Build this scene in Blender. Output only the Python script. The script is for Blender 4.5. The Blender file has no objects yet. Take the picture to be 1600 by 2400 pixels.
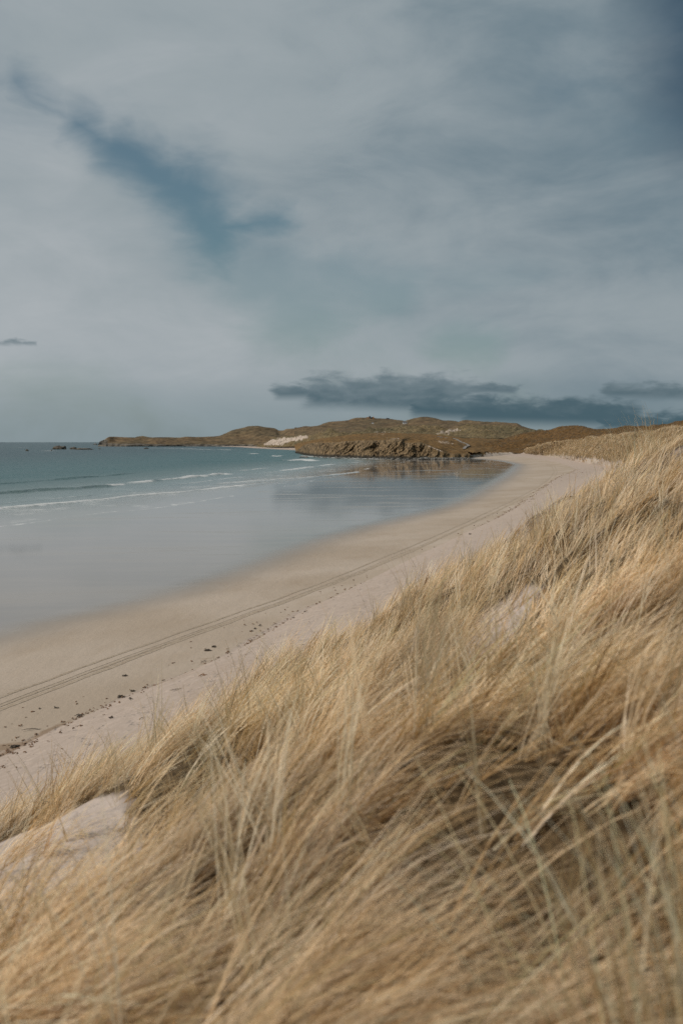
import bpy, math, random
import numpy as np
from mathutils import Vector, Matrix
from mathutils.bvhtree import BVHTree

random.seed(7)
rng = np.random.default_rng(11)
scn = bpy.context.scene
COL = scn.collection

# ------------------------------------------------------------------ camera
CZ = 13.0                      # eye height above the sea (m)
FP = 2333.0                    # focal length in pixels of the 1600x2400 frame
PITCH = math.atan(164.0 / FP)  # slightly downwards
cam_d = bpy.data.cameras.new("camera")
cam = bpy.data.objects.new("camera", cam_d)
COL.objects.link(cam)
scn.camera = cam
cam.location = (0, 0, CZ)
cam.rotation_euler = (math.radians(90) - PITCH, 0, 0)
cam_d.sensor_fit = 'VERTICAL'
cam_d.sensor_height = 36.0
cam_d.lens = 35.0
cam_d.clip_start = 0.05
cam_d.clip_end = 90000
cam_d.dof.use_dof = True
cam_d.dof.focus_distance = 30.0
cam_d.dof.aperture_fstop = 1.7

# ------------------------------------------------------------------ sun
SUN_EL = math.radians(43)
SUN_AZ = math.atan2(-0.86, -0.30)          # towards the left, a little behind the camera
sun_dir = Vector((math.sin(SUN_AZ) * math.cos(SUN_EL), math.cos(SUN_AZ) * math.cos(SUN_EL), math.sin(SUN_EL)))
sl = bpy.data.lights.new("sun", 'SUN')
sl.energy = 3.3
sl.angle = math.radians(5)
sl.color = (1.0, 0.93, 0.84)
so = bpy.data.objects.new("sun", sl)
COL.objects.link(so)
so.rotation_euler = (-sun_dir).to_track_quat('-Z', 'Y').to_euler()

# ------------------------------------------------------------------ exposure
scn.render.engine = 'CYCLES'
scn.view_settings.view_transform = 'Standard'
scn.view_settings.look = 'None'
scn.view_settings.exposure = 0.0
scn.view_settings.gamma = 1.0
scn.view_settings.use_curve_mapping = False
scn.cycles.use_denoising = True
scn.cycles.denoiser = 'OPENIMAGEDENOISE'
scn.cycles.denoising_input_passes = 'RGB_ALBEDO_NORMAL'
scn.cycles.denoising_prefilter = 'NONE'
scn.cycles.max_bounces = 4
scn.cycles.diffuse_bounces = 3
scn.cycles.use_adaptive_sampling = True
scn.cycles.adaptive_threshold = 0.02
scn.cycles.transparent_max_bounces = 12


# ------------------------------------------------------------------ node helper
class NT:
    def __init__(self, tree):
        self.t = tree
        self.n = tree.nodes
        self.l = tree.links
        self.n.clear()

    def put(self, sock, v):
        if isinstance(v, bpy.types.NodeSocket):
            self.l.new(v, sock)
        elif isinstance(v, (tuple, list)):
            if sock.type == 'RGBA' and len(v) == 3:
                v = (*v, 1.0)
            sock.default_value = v
        else:
            sock.default_value = v

    def node(self, typ, out=0, ins=None, **props):
        nd = self.n.new(typ)
        for k, v in props.items():
            setattr(nd, k, v)
        for k, v in (ins or {}).items():
            self.put(nd.inputs[k], v)
        return nd.outputs[out] if out is not None else nd

    def m(self, op, a, b=0.0, c=None, clamp=False):
        nd = self.n.new('ShaderNodeMath')
        nd.operation = op
        nd.use_clamp = clamp
        self.put(nd.inputs[0], a)
        self.put(nd.inputs[1], b)
        if c is not None:
            self.put(nd.inputs[2], c)
        return nd.outputs[0]

    def add(self, a, b): return self.m('ADD', a, b)
    def sub(self, a, b): return self.m('SUBTRACT', a, b)
    def mul(self, a, b): return self.m('MULTIPLY', a, b)

    def ss(self, v, lo, hi, a=0.0, b=1.0):
        nd = self.n.new('ShaderNodeMapRange')
        nd.interpolation_type = 'SMOOTHSTEP'
        self.put(nd.inputs[0], v)
        self.put(nd.inputs[1], lo); self.put(nd.inputs[2], hi)
        self.put(nd.inputs[3], a); self.put(nd.inputs[4], b)
        return nd.outputs[0]

    def lin(self, v, lo, hi, a=0.0, b=1.0):
        nd = self.n.new('ShaderNodeMapRange')
        self.put(nd.inputs[0], v)
        self.put(nd.inputs[1], lo); self.put(nd.inputs[2], hi)
        self.put(nd.inputs[3], a); self.put(nd.inputs[4], b)
        return nd.outputs[0]

    def mix(self, f, a, b, blend='MIX'):
        nd = self.n.new('ShaderNodeMix')
        nd.data_type = 'RGBA'
        nd.blend_type = blend
        self.put(nd.inputs[0], f)
        self.put(nd.inputs[6], a)
        self.put(nd.inputs[7], b)
        return nd.outputs[2]

    def noise(self, vec, scale, detail=4.0, rough=0.55, out=0, dist=0.0):
        ins = {'Scale': scale, 'Detail': detail, 'Roughness': rough, 'Distortion': dist}
        if vec is not None:
            ins['Vector'] = vec
        return self.node('ShaderNodeTexNoise', out=out, ins=ins)

    def xyz(self, x=0.0, y=0.0, z=0.0):
        return self.node('ShaderNodeCombineXYZ', ins={0: x, 1: y, 2: z})

    def sep(self, v):
        nd = self.node('ShaderNodeSeparateXYZ', out=None, ins={0: v})
        return nd.outputs[0], nd.outputs[1], nd.outputs[2]

    def attr(self, name, out='Fac'):
        nd = self.n.new('ShaderNodeAttribute')
        nd.attribute_name = name
        return nd.outputs[out]

    def pos(self):
        return self.node('ShaderNodeNewGeometry', out='Position')

    def mapped(self, v, scale=(1, 1, 1), rot=(0, 0, 0), loc=(0, 0, 0)):
        return self.node('ShaderNodeMapping', ins={'Vector': v, 'Scale': scale, 'Rotation': rot, 'Location': loc})

    def bump(self, h, strength=0.5, dist=1.0, normal=None):
        ins = {'Height': h, 'Strength': strength, 'Distance': dist}
        if normal is not None:
            ins['Normal'] = normal
        return self.node('ShaderNodeBump', ins=ins)


def srgb(r, g, b):
    return tuple(((c / 255.0 + 0.055) / 1.055) ** 2.4 if c > 10 else c / 255.0 / 12.92 for c in (r, g, b))


# ------------------------------------------------------------------ sky
world = bpy.data.worlds.new("World")
scn.world = world
world.use_nodes = True
W = NT(world.node_tree)
gen = W.node('ShaderNodeTexCoord', out='Generated')
nrm = W.node('ShaderNodeVectorMath', ins={0: gen}, operation='NORMALIZE')
dx, dy, dz = W.sep(nrm)
az = W.m('ARCTAN2', dx, dy)            # degrees from straight ahead, to the right
az = W.mul(az, 57.29578)
el = W.mul(W.m('ARCSINE', dz), 57.29578)


def AZ(px): return math.degrees(math.atan((px - 800) / FP))


def EL(px, py):
    v = Vector(((px - 800) / FP, (1200 - py) / FP, -1.0))
    v.rotate(cam.rotation_euler)
    v.normalize()
    return math.degrees(math.asin(v.z))


sky_tex = W.node('ShaderNodeTexSky', sky_type='NISHITA', sun_disc=False, sun_elevation=SUN_EL,
                 sun_rotation=SUN_AZ, altitude=10.0, air_density=1.0, dust_density=1.5, ozone_density=1.5)
clear = W.mix(1.0, sky_tex, (0.50, 0.62, 0.555), 'MULTIPLY')
# warped coordinates so every cloud edge is ragged
flat = W.xyz(az, W.mul(el, 1.6), 3.0)
w1 = W.noise(flat, 0.16, 5, 0.55, out=1)
wx, wy, wz = W.sep(w1)
azw = W.add(az, W.mul(W.sub(wx, 0.5), 3.4))
elw = W.add(el, W.mul(W.sub(wy, 0.5), 2.4))


def capsule(p0, p1, r, a_=None, e_=None, squash=1.0):
    """distance (in units of r) of a sky direction from a line between two directions"""
    a_ = a_ or azw
    e_ = e_ or elw
    (a0, e0), (a1, e1) = p0, p1
    e0 *= squash; e1 *= squash
    ex = e_ if squash == 1.0 else W.mul(e_, squash)
    vx, vy = a1 - a0, e1 - e0
    L2 = vx * vx + vy * vy + 1e-6
    qx = W.sub(a_, a0); qy = W.sub(ex, e0)
    t = W.m('MULTIPLY_ADD', qx, vx / L2, W.mul(qy, vy / L2))
    t = W.m('MINIMUM', W.m('MAXIMUM', t, 0.0), 1.0)
    rx = W.sub(qx, W.mul(t, vx)); ry = W.sub(qy, W.mul(t, vy))
    d = W.m('SQRT', W.m('MULTIPLY_ADD', rx, rx, W.mul(ry, ry)))
    return W.m('DIVIDE', d, r)


def P(px, py): return (AZ(px), EL(px, py))


def union(vals):
    r = vals[0]
    for v in vals[1:]:
        r = W.m('MINIMUM', r, v)
    return r


# a blue rift in the high sheet of cloud
edge_n = W.mul(W.sub(W.noise(W.mapped(flat, (0.26, 0.36, 1.0), (0, 0, -0.6)), 1.0, 6, 0.55, dist=0.4), 0.5), 2.0)
rift = union([
    W.add(capsule(P(-250, 130), P(60, 200), 1.5), 1.25),
    W.add(capsule(P(60, 200), P(190, 290), 1.3), 0.95),
    W.add(capsule(P(190, 290), P(300, 355), 1.3), 0.50),
    W.add(capsule(P(300, 355), P(430, 440), 1.3), 0.05),
    capsule(P(430, 445), P(530, 560), 1.75),
    W.add(capsule(P(500, 560), P(540, 615), 1.3), 0.45),
    W.add(capsule(P(520, 520), P(660, 515), 0.75), 0.15),
])
rift_m = W.mul(W.ss(W.add(rift, edge_n), 2.2, -0.1), 0.98)
faint = union([
    capsule(P(620, 650), P(740, 745), 2.4),
    capsule(P(780, 640), P(930, 680), 1.6),
    capsule(P(500, 570), P(560, 620), 2.0),
    capsule(P(1050, 800), P(1120, 815), 1.2),
])
faint_m = W.mul(W.ss(W.add(faint, edge_n), 1.9, 0.0), 0.50)
corner = capsule(P(1640, -200), P(1690, 160), 4.6)
corner_m = W.mul(W.ss(corner, 1.5, 0.15), 0.9)
# soft thin places everywhere, also outside the frame
big = W.noise(W.mapped(flat, (0.035, 0.05, 1.0)), 1.0, 4, 0.5)
thin_n = W.noise(W.mapped(flat, (0.09, 0.10, 1.0), (0, 0, 0.5)), 1.0, 6, 0.55, dist=0.6)
thin_m = W.mul(W.ss(thin_n, 0.48, 0.78), 0.30)
gap = W.m('MAXIMUM', W.m('MAXIMUM', rift_m, faint_m), thin_m)
gap = W.m('MULTIPLY', gap, 0.92, clamp=True)

# cloud sheet: pale towards the left where the sun stands, slate to the right
c_light = tuple(10 * c for c in srgb(171, 177, 181))
c_mid = tuple(10 * c for c in srgb(151, 161, 166))
c_dark = tuple(10 * c for c in srgb(107, 126, 137))
side = W.m('COSINE', W.mul(W.add(az, 75.0), 0.0174533))           # 1 towards the sun's side
body = W.noise(W.mapped(flat, (0.10, 0.16, 1.0), (0, 0, -0.35)), 1.0, 7, 0.58, dist=0.4)
tone = W.add(W.mul(side, 0.85), W.mul(W.sub(body, 0.5), 0.80))
tone = W.add(tone, W.mul(W.sub(big, 0.5), 0.5))
tone = W.add(tone, W.mul(W.mul(W.ss(el, 13.0, 6.0), W.ss(el, 2.0, 4.5)), 0.22))
cl = W.mix(W.ss(tone, -0.20, 0.38), c_dark, c_mid)
cl = W.mix(W.ss(tone, 0.30, 0.85), cl, c_light)
# thicker, greener air low over the sea
hz = W.ss(el, 4.2, 0.2)
cl = W.mix(W.mul(hz, 0.75), cl, tuple(10 * c for c in srgb(131, 146, 151)))
skyc = W.mix(gap, cl, clear)
skyc = W.mix(corner_m, skyc, tuple(10 * c for c in srgb(52, 76, 96)))

# low dark stratus over the land
nb = W.noise(W.mapped(flat, (0.60, 1.05, 1.0), (0, 0, 0.12)), 1.0, 7, 0.58, dist=0.25)
nb2 = W.noise(W.mapped(flat, (0.22, 0.8, 4.0)), 1.0, 5, 0.55)
azs = W.add(az, W.mul(W.sub(nb2, 0.5), 2.4))
els = W.add(el, W.mul(W.sub(nb, 0.5), 0.9))
SQ = 1.0
low = union([
    W.add(capsule(P(650, 918), P(760, 918), 0.42, azs, els), 0.35),
    capsule(P(740, 916), P(980, 925), 0.68, azs, els),
    capsule(P(900, 908), P(1090, 915), 0.62, azs, els),
    W.add(capsule(P(1090, 910), P(1200, 912), 0.26, azs, els), 0.2),
    capsule(P(980, 945), P(1140, 955), 0.62, azs, els),
    capsule(P(1100, 960), P(1480, 968), 0.60, azs, els),
    W.add(capsule(P(1400, 988), P(2100, 982), 0.45, azs, els), 0.25),
    W.add(capsule(P(1430, 915), P(1900, 922), 0.42, azs, els), 0.30),
    capsule(P(2000, 940), P(3400, 950), 0.8, azs, els),
    W.add(capsule(P(-20, 802), P(100, 805), 0.26, azs, els), 0.95),
    capsule(P(-1900, 930), P(-1200, 920), 0.6, azs, els),
])
low_m = W.mul(W.ss(W.add(low, W.mul(W.sub(nb, 0.5), 1.5)), 1.80, 0.50), 0.98)
lowc = W.mix(W.ss(W.add(el, W.mul(W.sub(nb, 0.5), 3.0)), 1.3, 3.9), tuple(10 * c for c in srgb(71, 94, 104)), tuple(10 * c for c in srgb(112, 127, 134)))
skyc = W.mix(low_m, skyc, lowc)
bg = W.node('ShaderNodeBackground', ins={'Color': skyc, 'Strength': 0.1})
wo = W.n.new('ShaderNodeOutputWorld')
W.l.new(bg, wo.inputs['Surface'])

# ------------------------------------------------------------------ geometry helpers
Rm = np.array(cam.rotation_euler.to_matrix())


def ray(px, py):
    px = np.asarray(px, float); py = np.asarray(py, float)
    v = np.stack([(px - 800) / FP, (1200 - py) / FP, -np.ones_like(px)], -1)
    return v @ Rm.T


def at(px, py, d):
    """the point seen at a pixel, d metres ahead"""
    v = ray(px, py)
    d = np.asarray(d, float)
    return np.array([0, 0, CZ]) + v * (d / v[..., 1])[..., None]


def on_z(px, py, z):
    v = ray(px, py)
    k = (z - CZ) / v[..., 2]
    return np.array([0, 0, CZ]) + v * np.asarray(k)[..., None]


def to_px(p):
    q = (np.asarray(p, float) - np.array([0, 0, CZ])) @ Rm
    z = np.maximum(-q[..., 2], 1e-3)
    return 800 + FP * q[..., 0] / z, 1200 - FP * q[..., 1] / z, -q[..., 2]


_perm = np.random.default_rng(3).permutation(512)
_ang = np.random.default_rng(5).random(512) * 2 * np.pi
_gx, _gy = np.cos(_ang), np.sin(_ang)


def pn(x, y, seed=0):
    x = np.asarray(x, float); y = np.asarray(y, float)
    xi = np.floor(x).astype(np.int64); yi = np.floor(y).astype(np.int64)
    xf = x - xi; yf = y - yi

    def g(ix, iy, fx, fy):
        h = _perm[(_perm[(ix + seed * 31) & 511] + iy + seed * 57) & 511]
        return _gx[h] * fx + _gy[h] * fy
    u = xf ** 3 * (xf * (xf * 6 - 15) + 10); v = yf ** 3 * (yf * (yf * 6 - 15) + 10)
    a = g(xi, yi, xf, yf); b = g(xi + 1, yi, xf - 1, yf)
    c = g(xi, yi + 1, xf, yf - 1); d = g(xi + 1, yi + 1, xf - 1, yf - 1)
    return (a + (b - a) * u) * (1 - v) + (c + (d - c) * u) * v


def fbm(x, y, seed=0, octv=5, gain=0.5, lac=2.03):
    s = 0.0; a = 1.0
    for k in range(octv):
        s = s + a * pn(x, y, seed + k)
        x = x * lac + 3.1; y = y * lac + 7.7; a *= gain
    return s


def sstep(v, lo, hi):
    t = np.clip((np.asarray(v, float) - lo) / (hi - lo), 0, 1)
    return t * t * (3 - 2 * t)


def pchip(x, y, q):
    x = np.asarray(x, float); y = np.asarray(y, float); q = np.asarray(q, float)
    h = np.diff(x); dl = np.diff(y) / h
    m = np.zeros_like(y)
    m[0] = dl[0]; m[-1] = dl[-1]
    for i in range(1, len(x) - 1):
        if dl[i - 1] * dl[i] > 0:
            w1_ = 2 * h[i] + h[i - 1]; w2_ = h[i] + 2 * h[i - 1]
            m[i] = (w1_ + w2_) / (w1_ / dl[i - 1] + w2_ / dl[i])
    i = np.clip(np.searchsorted(x, q) - 1, 0, len(x) - 2)
    t = np.clip((q - x[i]) / h[i], 0, 1)
    return ((2 * t ** 3 - 3 * t ** 2 + 1) * y[i] + (t ** 3 - 2 * t ** 2 + t) * h[i] * m[i]
            + (-2 * t ** 3 + 3 * t ** 2) * y[i + 1] + (t ** 3 - t ** 2) * h[i] * m[i + 1])


def inside(px, py, poly):
    px = np.asarray(px); py = np.asarray(py)
    r = np.zeros(px.shape, bool)
    n = len(poly)
    for i in range(n):
        x0, y0 = poly[i]; x1, y1 = poly[(i + 1) % n]
        c = ((y0 > py) != (y1 > py)) & (px < (x1 - x0) * (py - y0) / (y1 - y0 + 1e-9) + x0)
        r ^= c
    return r


def mesh_obj(name, verts, faces, mat, attrs=None, smooth=True, parent=None, colors=None):
    verts = np.ascontiguousarray(verts, np.float32).reshape(-1, 3)
    faces = np.ascontiguousarray(faces, np.int32)
    k = faces.shape[1]
    me = bpy.data.meshes.new(name)
    me.vertices.add(len(verts)); me.vertices.foreach_set('co', verts.ravel())
    me.loops.add(faces.size); me.loops.foreach_set('vertex_index', faces.ravel())
    me.polygons.add(len(faces))
    me.polygons.foreach_set('loop_start', np.arange(0, faces.size, k, dtype=np.int32))
    me.polygons.foreach_set('use_smooth', np.full(len(faces), smooth, bool))
    me.update(calc_edges=True)
    for an, av in (attrs or {}).items():
        a = me.attributes.new(an, 'FLOAT', 'POINT')
        a.data.foreach_set('value', np.ascontiguousarray(av, np.float32).ravel())
    if colors is not None:
        a = me.attributes.new('tint', 'FLOAT_COLOR', 'POINT')
        a.data.foreach_set('color', np.ascontiguousarray(colors, np.float32).ravel())
    if mat is not None:
        me.materials.append(mat)
    o = bpy.data.objects.new(name, me)
    COL.objects.link(o)
    if parent is not None:
        o.parent = parent
    return o


def grid_faces(nr, nc):
    i = np.arange(nr * nc).reshape(nr, nc)
    return np.stack([i[:-1, :-1], i[:-1, 1:], i[1:, 1:], i[1:, :-1]], -1).reshape(-1, 4)


def tag(o, label=None, cat=None, group=None, kind=None):
    if label: o['label'] = label
    if cat: o['category'] = cat
    if group: o['group'] = group
    if kind: o['kind'] = kind
    return o


def new_mat(name):
    m = bpy.data.materials.new(name)
    m.use_nodes = True
    return m, NT(m.node_tree)


def finish(T, shader):
    o = T.n.new('ShaderNodeOutputMaterial')
    T.l.new(shader, o.inputs['Surface'])


def principled(T, **kw):
    return T.node('ShaderNodeBsdfPrincipled', ins=kw)


# ------------------------------------------------------------------ materials of the land
SAND = (0.52, 0.435, 0.375)
SAND_TAN = (0.42, 0.33, 0.25)


def hill_material(name, ca, cb, cc, scale=0.02, tuft=0.4, bump=0.6, bdist=1.0):
    m, T = new_mat(name)
    p = T.pos()
    n1 = T.noise(p, scale, 5, 0.6)
    n2 = T.noise(p, tuft, 5, 0.7)
    n3 = T.noise(T.mapped(p, (1, 1, 3), (0.2, 0, 0.6)), scale * 4.2, 5, 0.65)
    c = T.mix(T.ss(n1, 0.38, 0.62), ca, cb)
    c = T.mix(T.ss(n3, 0.50, 0.72), c, cc)
    c = T.mix(T.ss(n2, 0.36, 0.70), T.mix(1.0, c, (0.55, 0.55, 0.55), 'MULTIPLY'), T.mix(1.0, c, (1.35, 1.33, 1.28), 'MULTIPLY'))
    s = T.attr('sand')
    sm = T.ss(T.add(s, T.mul(T.sub(n2, 0.5), 1.35)), 0.42, 0.66)
    sc = T.mix(T.noise(p, tuft * 2, 3), (0.37, 0.30, 0.24), (0.47, 0.40, 0.34))
    c = T.mix(1.0, c, (0.86, 0.84, 0.80), 'MULTIPLY')
    c = T.mix(sm, c, sc)
    r = T.attr('rock')
    rm = T.ss(T.add(r, T.mul(T.sub(n2, 0.5), 1.1)), 0.40, 0.62)
    rc = T.mix(T.ss(n2, 0.40, 0.62), (0.035, 0.032, 0.028), (0.15, 0.13, 0.105))
    c = T.mix(rm, c, rc)
    b = T.bump(n2, bump, bdist)
    finish(T, principled(T, **{'Base Color': c, 'Roughness': 0.95, 'Specular IOR Level': 0.15, 'Normal': b}))
    return m


M_far = hill_material("far_moor", (0.175, 0.122, 0.072), (0.142, 0.108, 0.066), (0.110, 0.088, 0.056), 0.006, 0.05, 0.5, 6)
M_mid = hill_material("mid_dune_grass", (0.190, 0.145, 0.080), (0.148, 0.124, 0.074), (0.235, 0.175, 0.100), 0.012, 0.22, 0.7, 2.2)
M_plat = hill_material("rough_turf", (0.205, 0.122, 0.050), (0.170, 0.106, 0.046), (0.240, 0.155, 0.075), 0.015, 0.25, 0.6, 1.6)
M_dune = hill_material("brown_dune", (0.155, 0.088, 0.034), (0.130, 0.076, 0.030), (0.180, 0.110, 0.048), 0.02, 0.38, 0.8, 1.0)

M_seaw = hill_material("seaward_marram", (0.255, 0.180, 0.095), (0.215, 0.156, 0.084), (0.310, 0.225, 0.130), 0.03, 0.5, 0.7, 0.8)


def sand_material(name):
    m, T = new_mat(name)
    p = T.pos()
    wet = T.attr('wet'); damp = T.attr('damp')
    big = T.noise(p, 0.05, 4, 0.5)
    streak = T.noise(T.mapped(p, (0.035, 0.16, 1), (0, 0, -0.30)), 1.0, 5, 0.6, dist=0.5)
    fine = T.noise(p, 2.2, 6, 0.7)
    rip = T.noise(T.mapped(p, (0.9, 0.22, 1), (0, 0, -0.30)), 1.0, 6, 0.65)
    dry = T.mix(T.ss(fine, 0.35, 0.70), (0.348, 0.280, 0.232), (0.412, 0.335, 0.282))
    dmp = T.mix(T.ss(big, 0.35, 0.65), (0.345, 0.276, 0.212), (0.405, 0.334, 0.270))
    dm = T.ss(T.add(damp, T.mul(T.sub(fine, 0.5), 0.5)), 0.35, 0.65)
    c = T.mix(dm, dry, dmp)
    mott = T.noise(T.mapped(p, (0.35, 0.11, 1), (0, 0, -0.3)), 1.0, 6, 0.65)
    c = T.mix(T.mul(T.ss(mott, 0.48, 0.70), 0.32), c, T.mix(1.0, c, (0.80, 0.74, 0.66), 'MULTIPLY'))
    sn = T.noise(p, 1.6, 5, 0.7)
    c = T.mix(T.mul(T.ss(T.add(T.attr('stain'), T.mul(T.sub(sn, 0.5), 1.3)), 0.35, 0.85), 0.75), c, (0.215, 0.145, 0.092))
    wm = T.ss(T.add(wet, T.mul(T.sub(streak, 0.5), 0.34)), 0.08, 0.88)
    wc = T.mix(T.ss(streak, 0.35, 0.65), (0.205, 0.175, 0.148), (0.250, 0.210, 0.172))
    c = T.mix(wm, c, wc)
    # a film of water that breaks up over slightly higher bars
    film = T.ss(streak, 0.66, 0.52)
    rw = T.lin(film, 0.0, 1.0, 0.15, 0.042)
    rough = T.add(T.mul(wm, rw), T.mul(T.sub(1.0, wm), 0.85))
    spec = T.add(T.mul(wm, 0.5), T.mul(T.sub(1.0, wm), 0.12))
    dent = T.ss(T.noise(p, 1.1, 3, 0.5), 0.55, 0.66)
    h = T.add(T.mul(fine, 0.05), T.mul(rip, 0.06))
    h = T.sub(h, T.mul(T.mul(dent, T.sub(1.0, dm)), 0.07))
    b1 = T.node('ShaderNodeBump', ins={'Height': h, 'Strength': T.sub(1.0, T.mul(wm, 0.985)), 'Distance': 1.0})
    finish(T, principled(T, **{'Base Color': c, 'Roughness': rough, 'Specular IOR Level': spec, 'IOR': 1.38, 'Normal': b1}))
    return m


M_sand = sand_material("beach_sand")

# ------------------------------------------------------------------ plan of the bay (metres, x(y) curves)
yW = [10, 90, 147, 165, 203, 220, 285, 354, 440, 520, 600, 675, 760, 1200, 2000]
xW = [-90, -68, -53, -49, -34, -30, -18, -6, 7, 19, 33, 46, 52, 60, 70]
yM = [10, 62, 85, 129, 191, 300, 482, 580, 680, 770, 830, 2000]
xM = [-36, -21, -10.6, 0, 23, 49, 88, 106, 110, 98, 80, 75]
yT = [10, 45.6, 87.8, 138, 308, 430, 571, 778, 860, 2000]
xT = [-27, -15.6, 0, 16, 64, 92, 116, 128, 120, 118]
yS = [10, 36, 41, 45.5, 50, 66.4, 85.4, 117, 159, 319, 419, 571, 778, 860, 2000]
xS = [-19, -12.4, -10.9, -9.2, -7, -2.8, 3.7, 13.5, 26, 69, 98, 122, 138, 130, 128]
yF = [10, 60, 200, 300, 395, 486, 548, 648, 777, 850, 900, 2000]
xF = [-15, -1.5, 43, 74, 104, 118, 127, 139, 152, 156, 146, 146]


def curve(Y, X, y): return pchip(Y, X, y)


ZW, ZM, ZT, ZS, ZF = 0.0, 0.42, 1.0, 1.5, 3.0


def beach_z(x, y):
    y = np.asarray(y, float); x = np.asarray(x, float)
    w, m, t, s, f = (curve(yW, xW, y), curve(yM, xM, y), curve(yT, xT, y), curve(yS, xS, y), curve(yF, xF, y))
    z = np.where(x < w, -0.027 * (w - x), 0.0)
    z = np.where((x >= w) & (x < m), ZM * (x - w) / np.maximum(m - w, 1), z)
    z = np.where((x >= m) & (x < t), ZM + (ZT - ZM) * (x - m) / np.maximum(t - m, 1), z)
    z = np.where((x >= t) & (x < s), ZT + (ZS - ZT) * (x - t) / np.maximum(s - t, 1), z)
    z = np.where((x >= s) & (x < f), ZS + (ZF - ZS) * (x - s) / np.maximum(f - s, 1), z)
    z = np.where(x >= f, np.minimum(ZF + 0.3 * (x - f), 7.0), z)
    return np.maximum(z, -12.0)


def build_beach():
    ys = np.concatenate([np.linspace(12, 120, 240), np.geomspace(120.6, 980, 330)])
    w, m, t, s, f = (curve(Y, X, ys) for Y, X in ((yW, xW), (yM, xM), (yT, xT), (yS, xS), (yF, xF)))
    cols = []
    wetc = []; dampc = []

    def span(a, b, n, wa, wb, da, db, last=False):
        k = np.linspace(0, 1, n, endpoint=last)
        for q in k:
            cols.append(a + (b - a) * q)
            wetc.append(wa + (wb - wa) * q)
            dampc.append(da + (db - da) * q)
    span(w - 260, w - 20, 14, 1, 1, 1, 1)
    span(w - 20, w, 14, 1, 1, 1, 1)
    span(w, w + (m - w) * 0.86, 70, 1, 0.93, 1, 1)
    span(w + (m - w) * 0.86, m + (t - m) * 0.45, 34, 0.93, 0.08, 1, 1)
    span(m + (t - m) * 0.45, t, 20, 0.08, 0, 1, 1)
    span(t, s - (s - t) * 0.12, 20, 0, 0, 1, 0.9)
    span(s - (s - t) * 0.12, s + (f - s) * 0.06, 14, 0, 0, 0.9, 0.1)
    span(s + (f - s) * 0.06, f, 30, 0, 0, 0.1, 0)
    span(f, f + 40, 10, 0, 0, 0, 0, True)
    X = np.stack(cols, 1); Y = np.repeat(ys[:, None], X.shape[1], 1)
    Z = beach_z(X, Y)
    wet = np.repeat(np.array(wetc)[None], len(ys), 0); damp = np.repeat(np.array(dampc)[None], len(ys), 0)
    dryk = np.clip(1 - wet, 0, 1)
    # the strand line wanders in lobes
    lobe = fbm(X / 9.0, Y / 9.0, 21, 3) * 0.8
    damp = np.where((damp > 0.02) & (damp < 0.98), np.clip(damp + lobe * 0.6, 0, 1), damp)
    land = sstep(X, s[:, None], f[:, None])
    Z = Z + fbm(X / 6, Y / 6, 2, 3) * 0.05 * dryk + fbm(X / 1.7, Y / 1.7, 8, 3) * 0.045 * land
    Z = Z + fbm(X / 40, Y / 40, 9, 2) * 0.012
    sw_ = s[:, None] + fbm(Y / 7, Y * 0 + 2, 22, 3) * 0.5
    patch = np.clip(0.35 + 1.1 * fbm(X * 0.2, Y / 6, 24, 3), 0, 1)
    stain = np.exp(-((X - sw_) / (0.16 + 0.003 * Y)) ** 2) * patch * (Y < 420)
    kx, ky, _k = on_z(np.array([20.0]), np.array([1748.0]), 1.5)[0]
    stain = np.maximum(stain, np.exp(-((X - kx) / 0.9) ** 2 - ((Y - ky) / 0.8) ** 2))
    kx, ky, _k = on_z(np.array([480.0]), np.array([1545.0]), 1.5)[0]
    stain = np.maximum(stain, 0.6 * np.exp(-((X - kx) / 0.9) ** 2 - ((Y - ky) / 1.6) ** 2))
    o = mesh_obj("beach", np.stack([X, Y, Z], -1), grid_faces(*X.shape), M_sand, {'wet': wet, 'damp': damp, 'stain': stain})
    tag(o, kind='structure')
    return o


beach = build_beach()

# ------------------------------------------------------------------ sea
m_sea, T = new_mat("sea_water")
p = T.pos()
dep = T.attr('depth'); foam_a = T.attr('foam'); face_a = T.attr('front')
n_sw = T.noise(T.mapped(p, (0.10, 0.10, 1), (0, 0, -0.3)), 1.0, 4, 0.6)
n_wv = T.noise(T.mapped(p, (0.45, 0.9, 1), (0, 0, -0.35)), 1.0, 6, 0.65)
n_ch = T.noise(T.mapped(p, (0.03, 0.06, 1), (0, 0, -0.3)), 1.0, 6, 0.65)
n_pt = T.noise(T.mapped(p, (0.006, 0.012, 1)), 1.0, 5, 0.6)
c = T.mix(T.ss(dep, 0.05, 1.1), (0.225, 0.195, 0.162), (0.125, 0.168, 0.162))
c = T.mix(T.ss(dep, 0.7, 3.4), c, (0.032, 0.096, 0.102))
c = T.mix(T.ss(dep, 2.5, 11.0), c, (0.014, 0.048, 0.058))
c = T.mix(T.mul(T.ss(n_pt, 0.45, 0.7), 0.35), c, (0.045, 0.09, 0.095))
c = T.mix(T.mul(face_a, 0.85), c, (0.030, 0.085, 0.078))
fo_n = T.noise(T.mapped(p, (0.35, 0.7, 1.0)), 1.0, 7, 0.72)
fo = T.mul(T.ss(T.add(foam_a, T.mul(T.sub(fo_n, 0.5), 1.5)), 0.42, 0.90), 0.92)
hgt = T.add(T.mul(n_wv, 0.35), T.mul(n_ch, 2.6))
bstr = T.lin(dep, 0.15, 2.8, 0.01, 1.0)
bmp = T.node('ShaderNodeBump', ins={'Height': hgt, 'Strength': bstr, 'Distance': 1.0})
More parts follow.
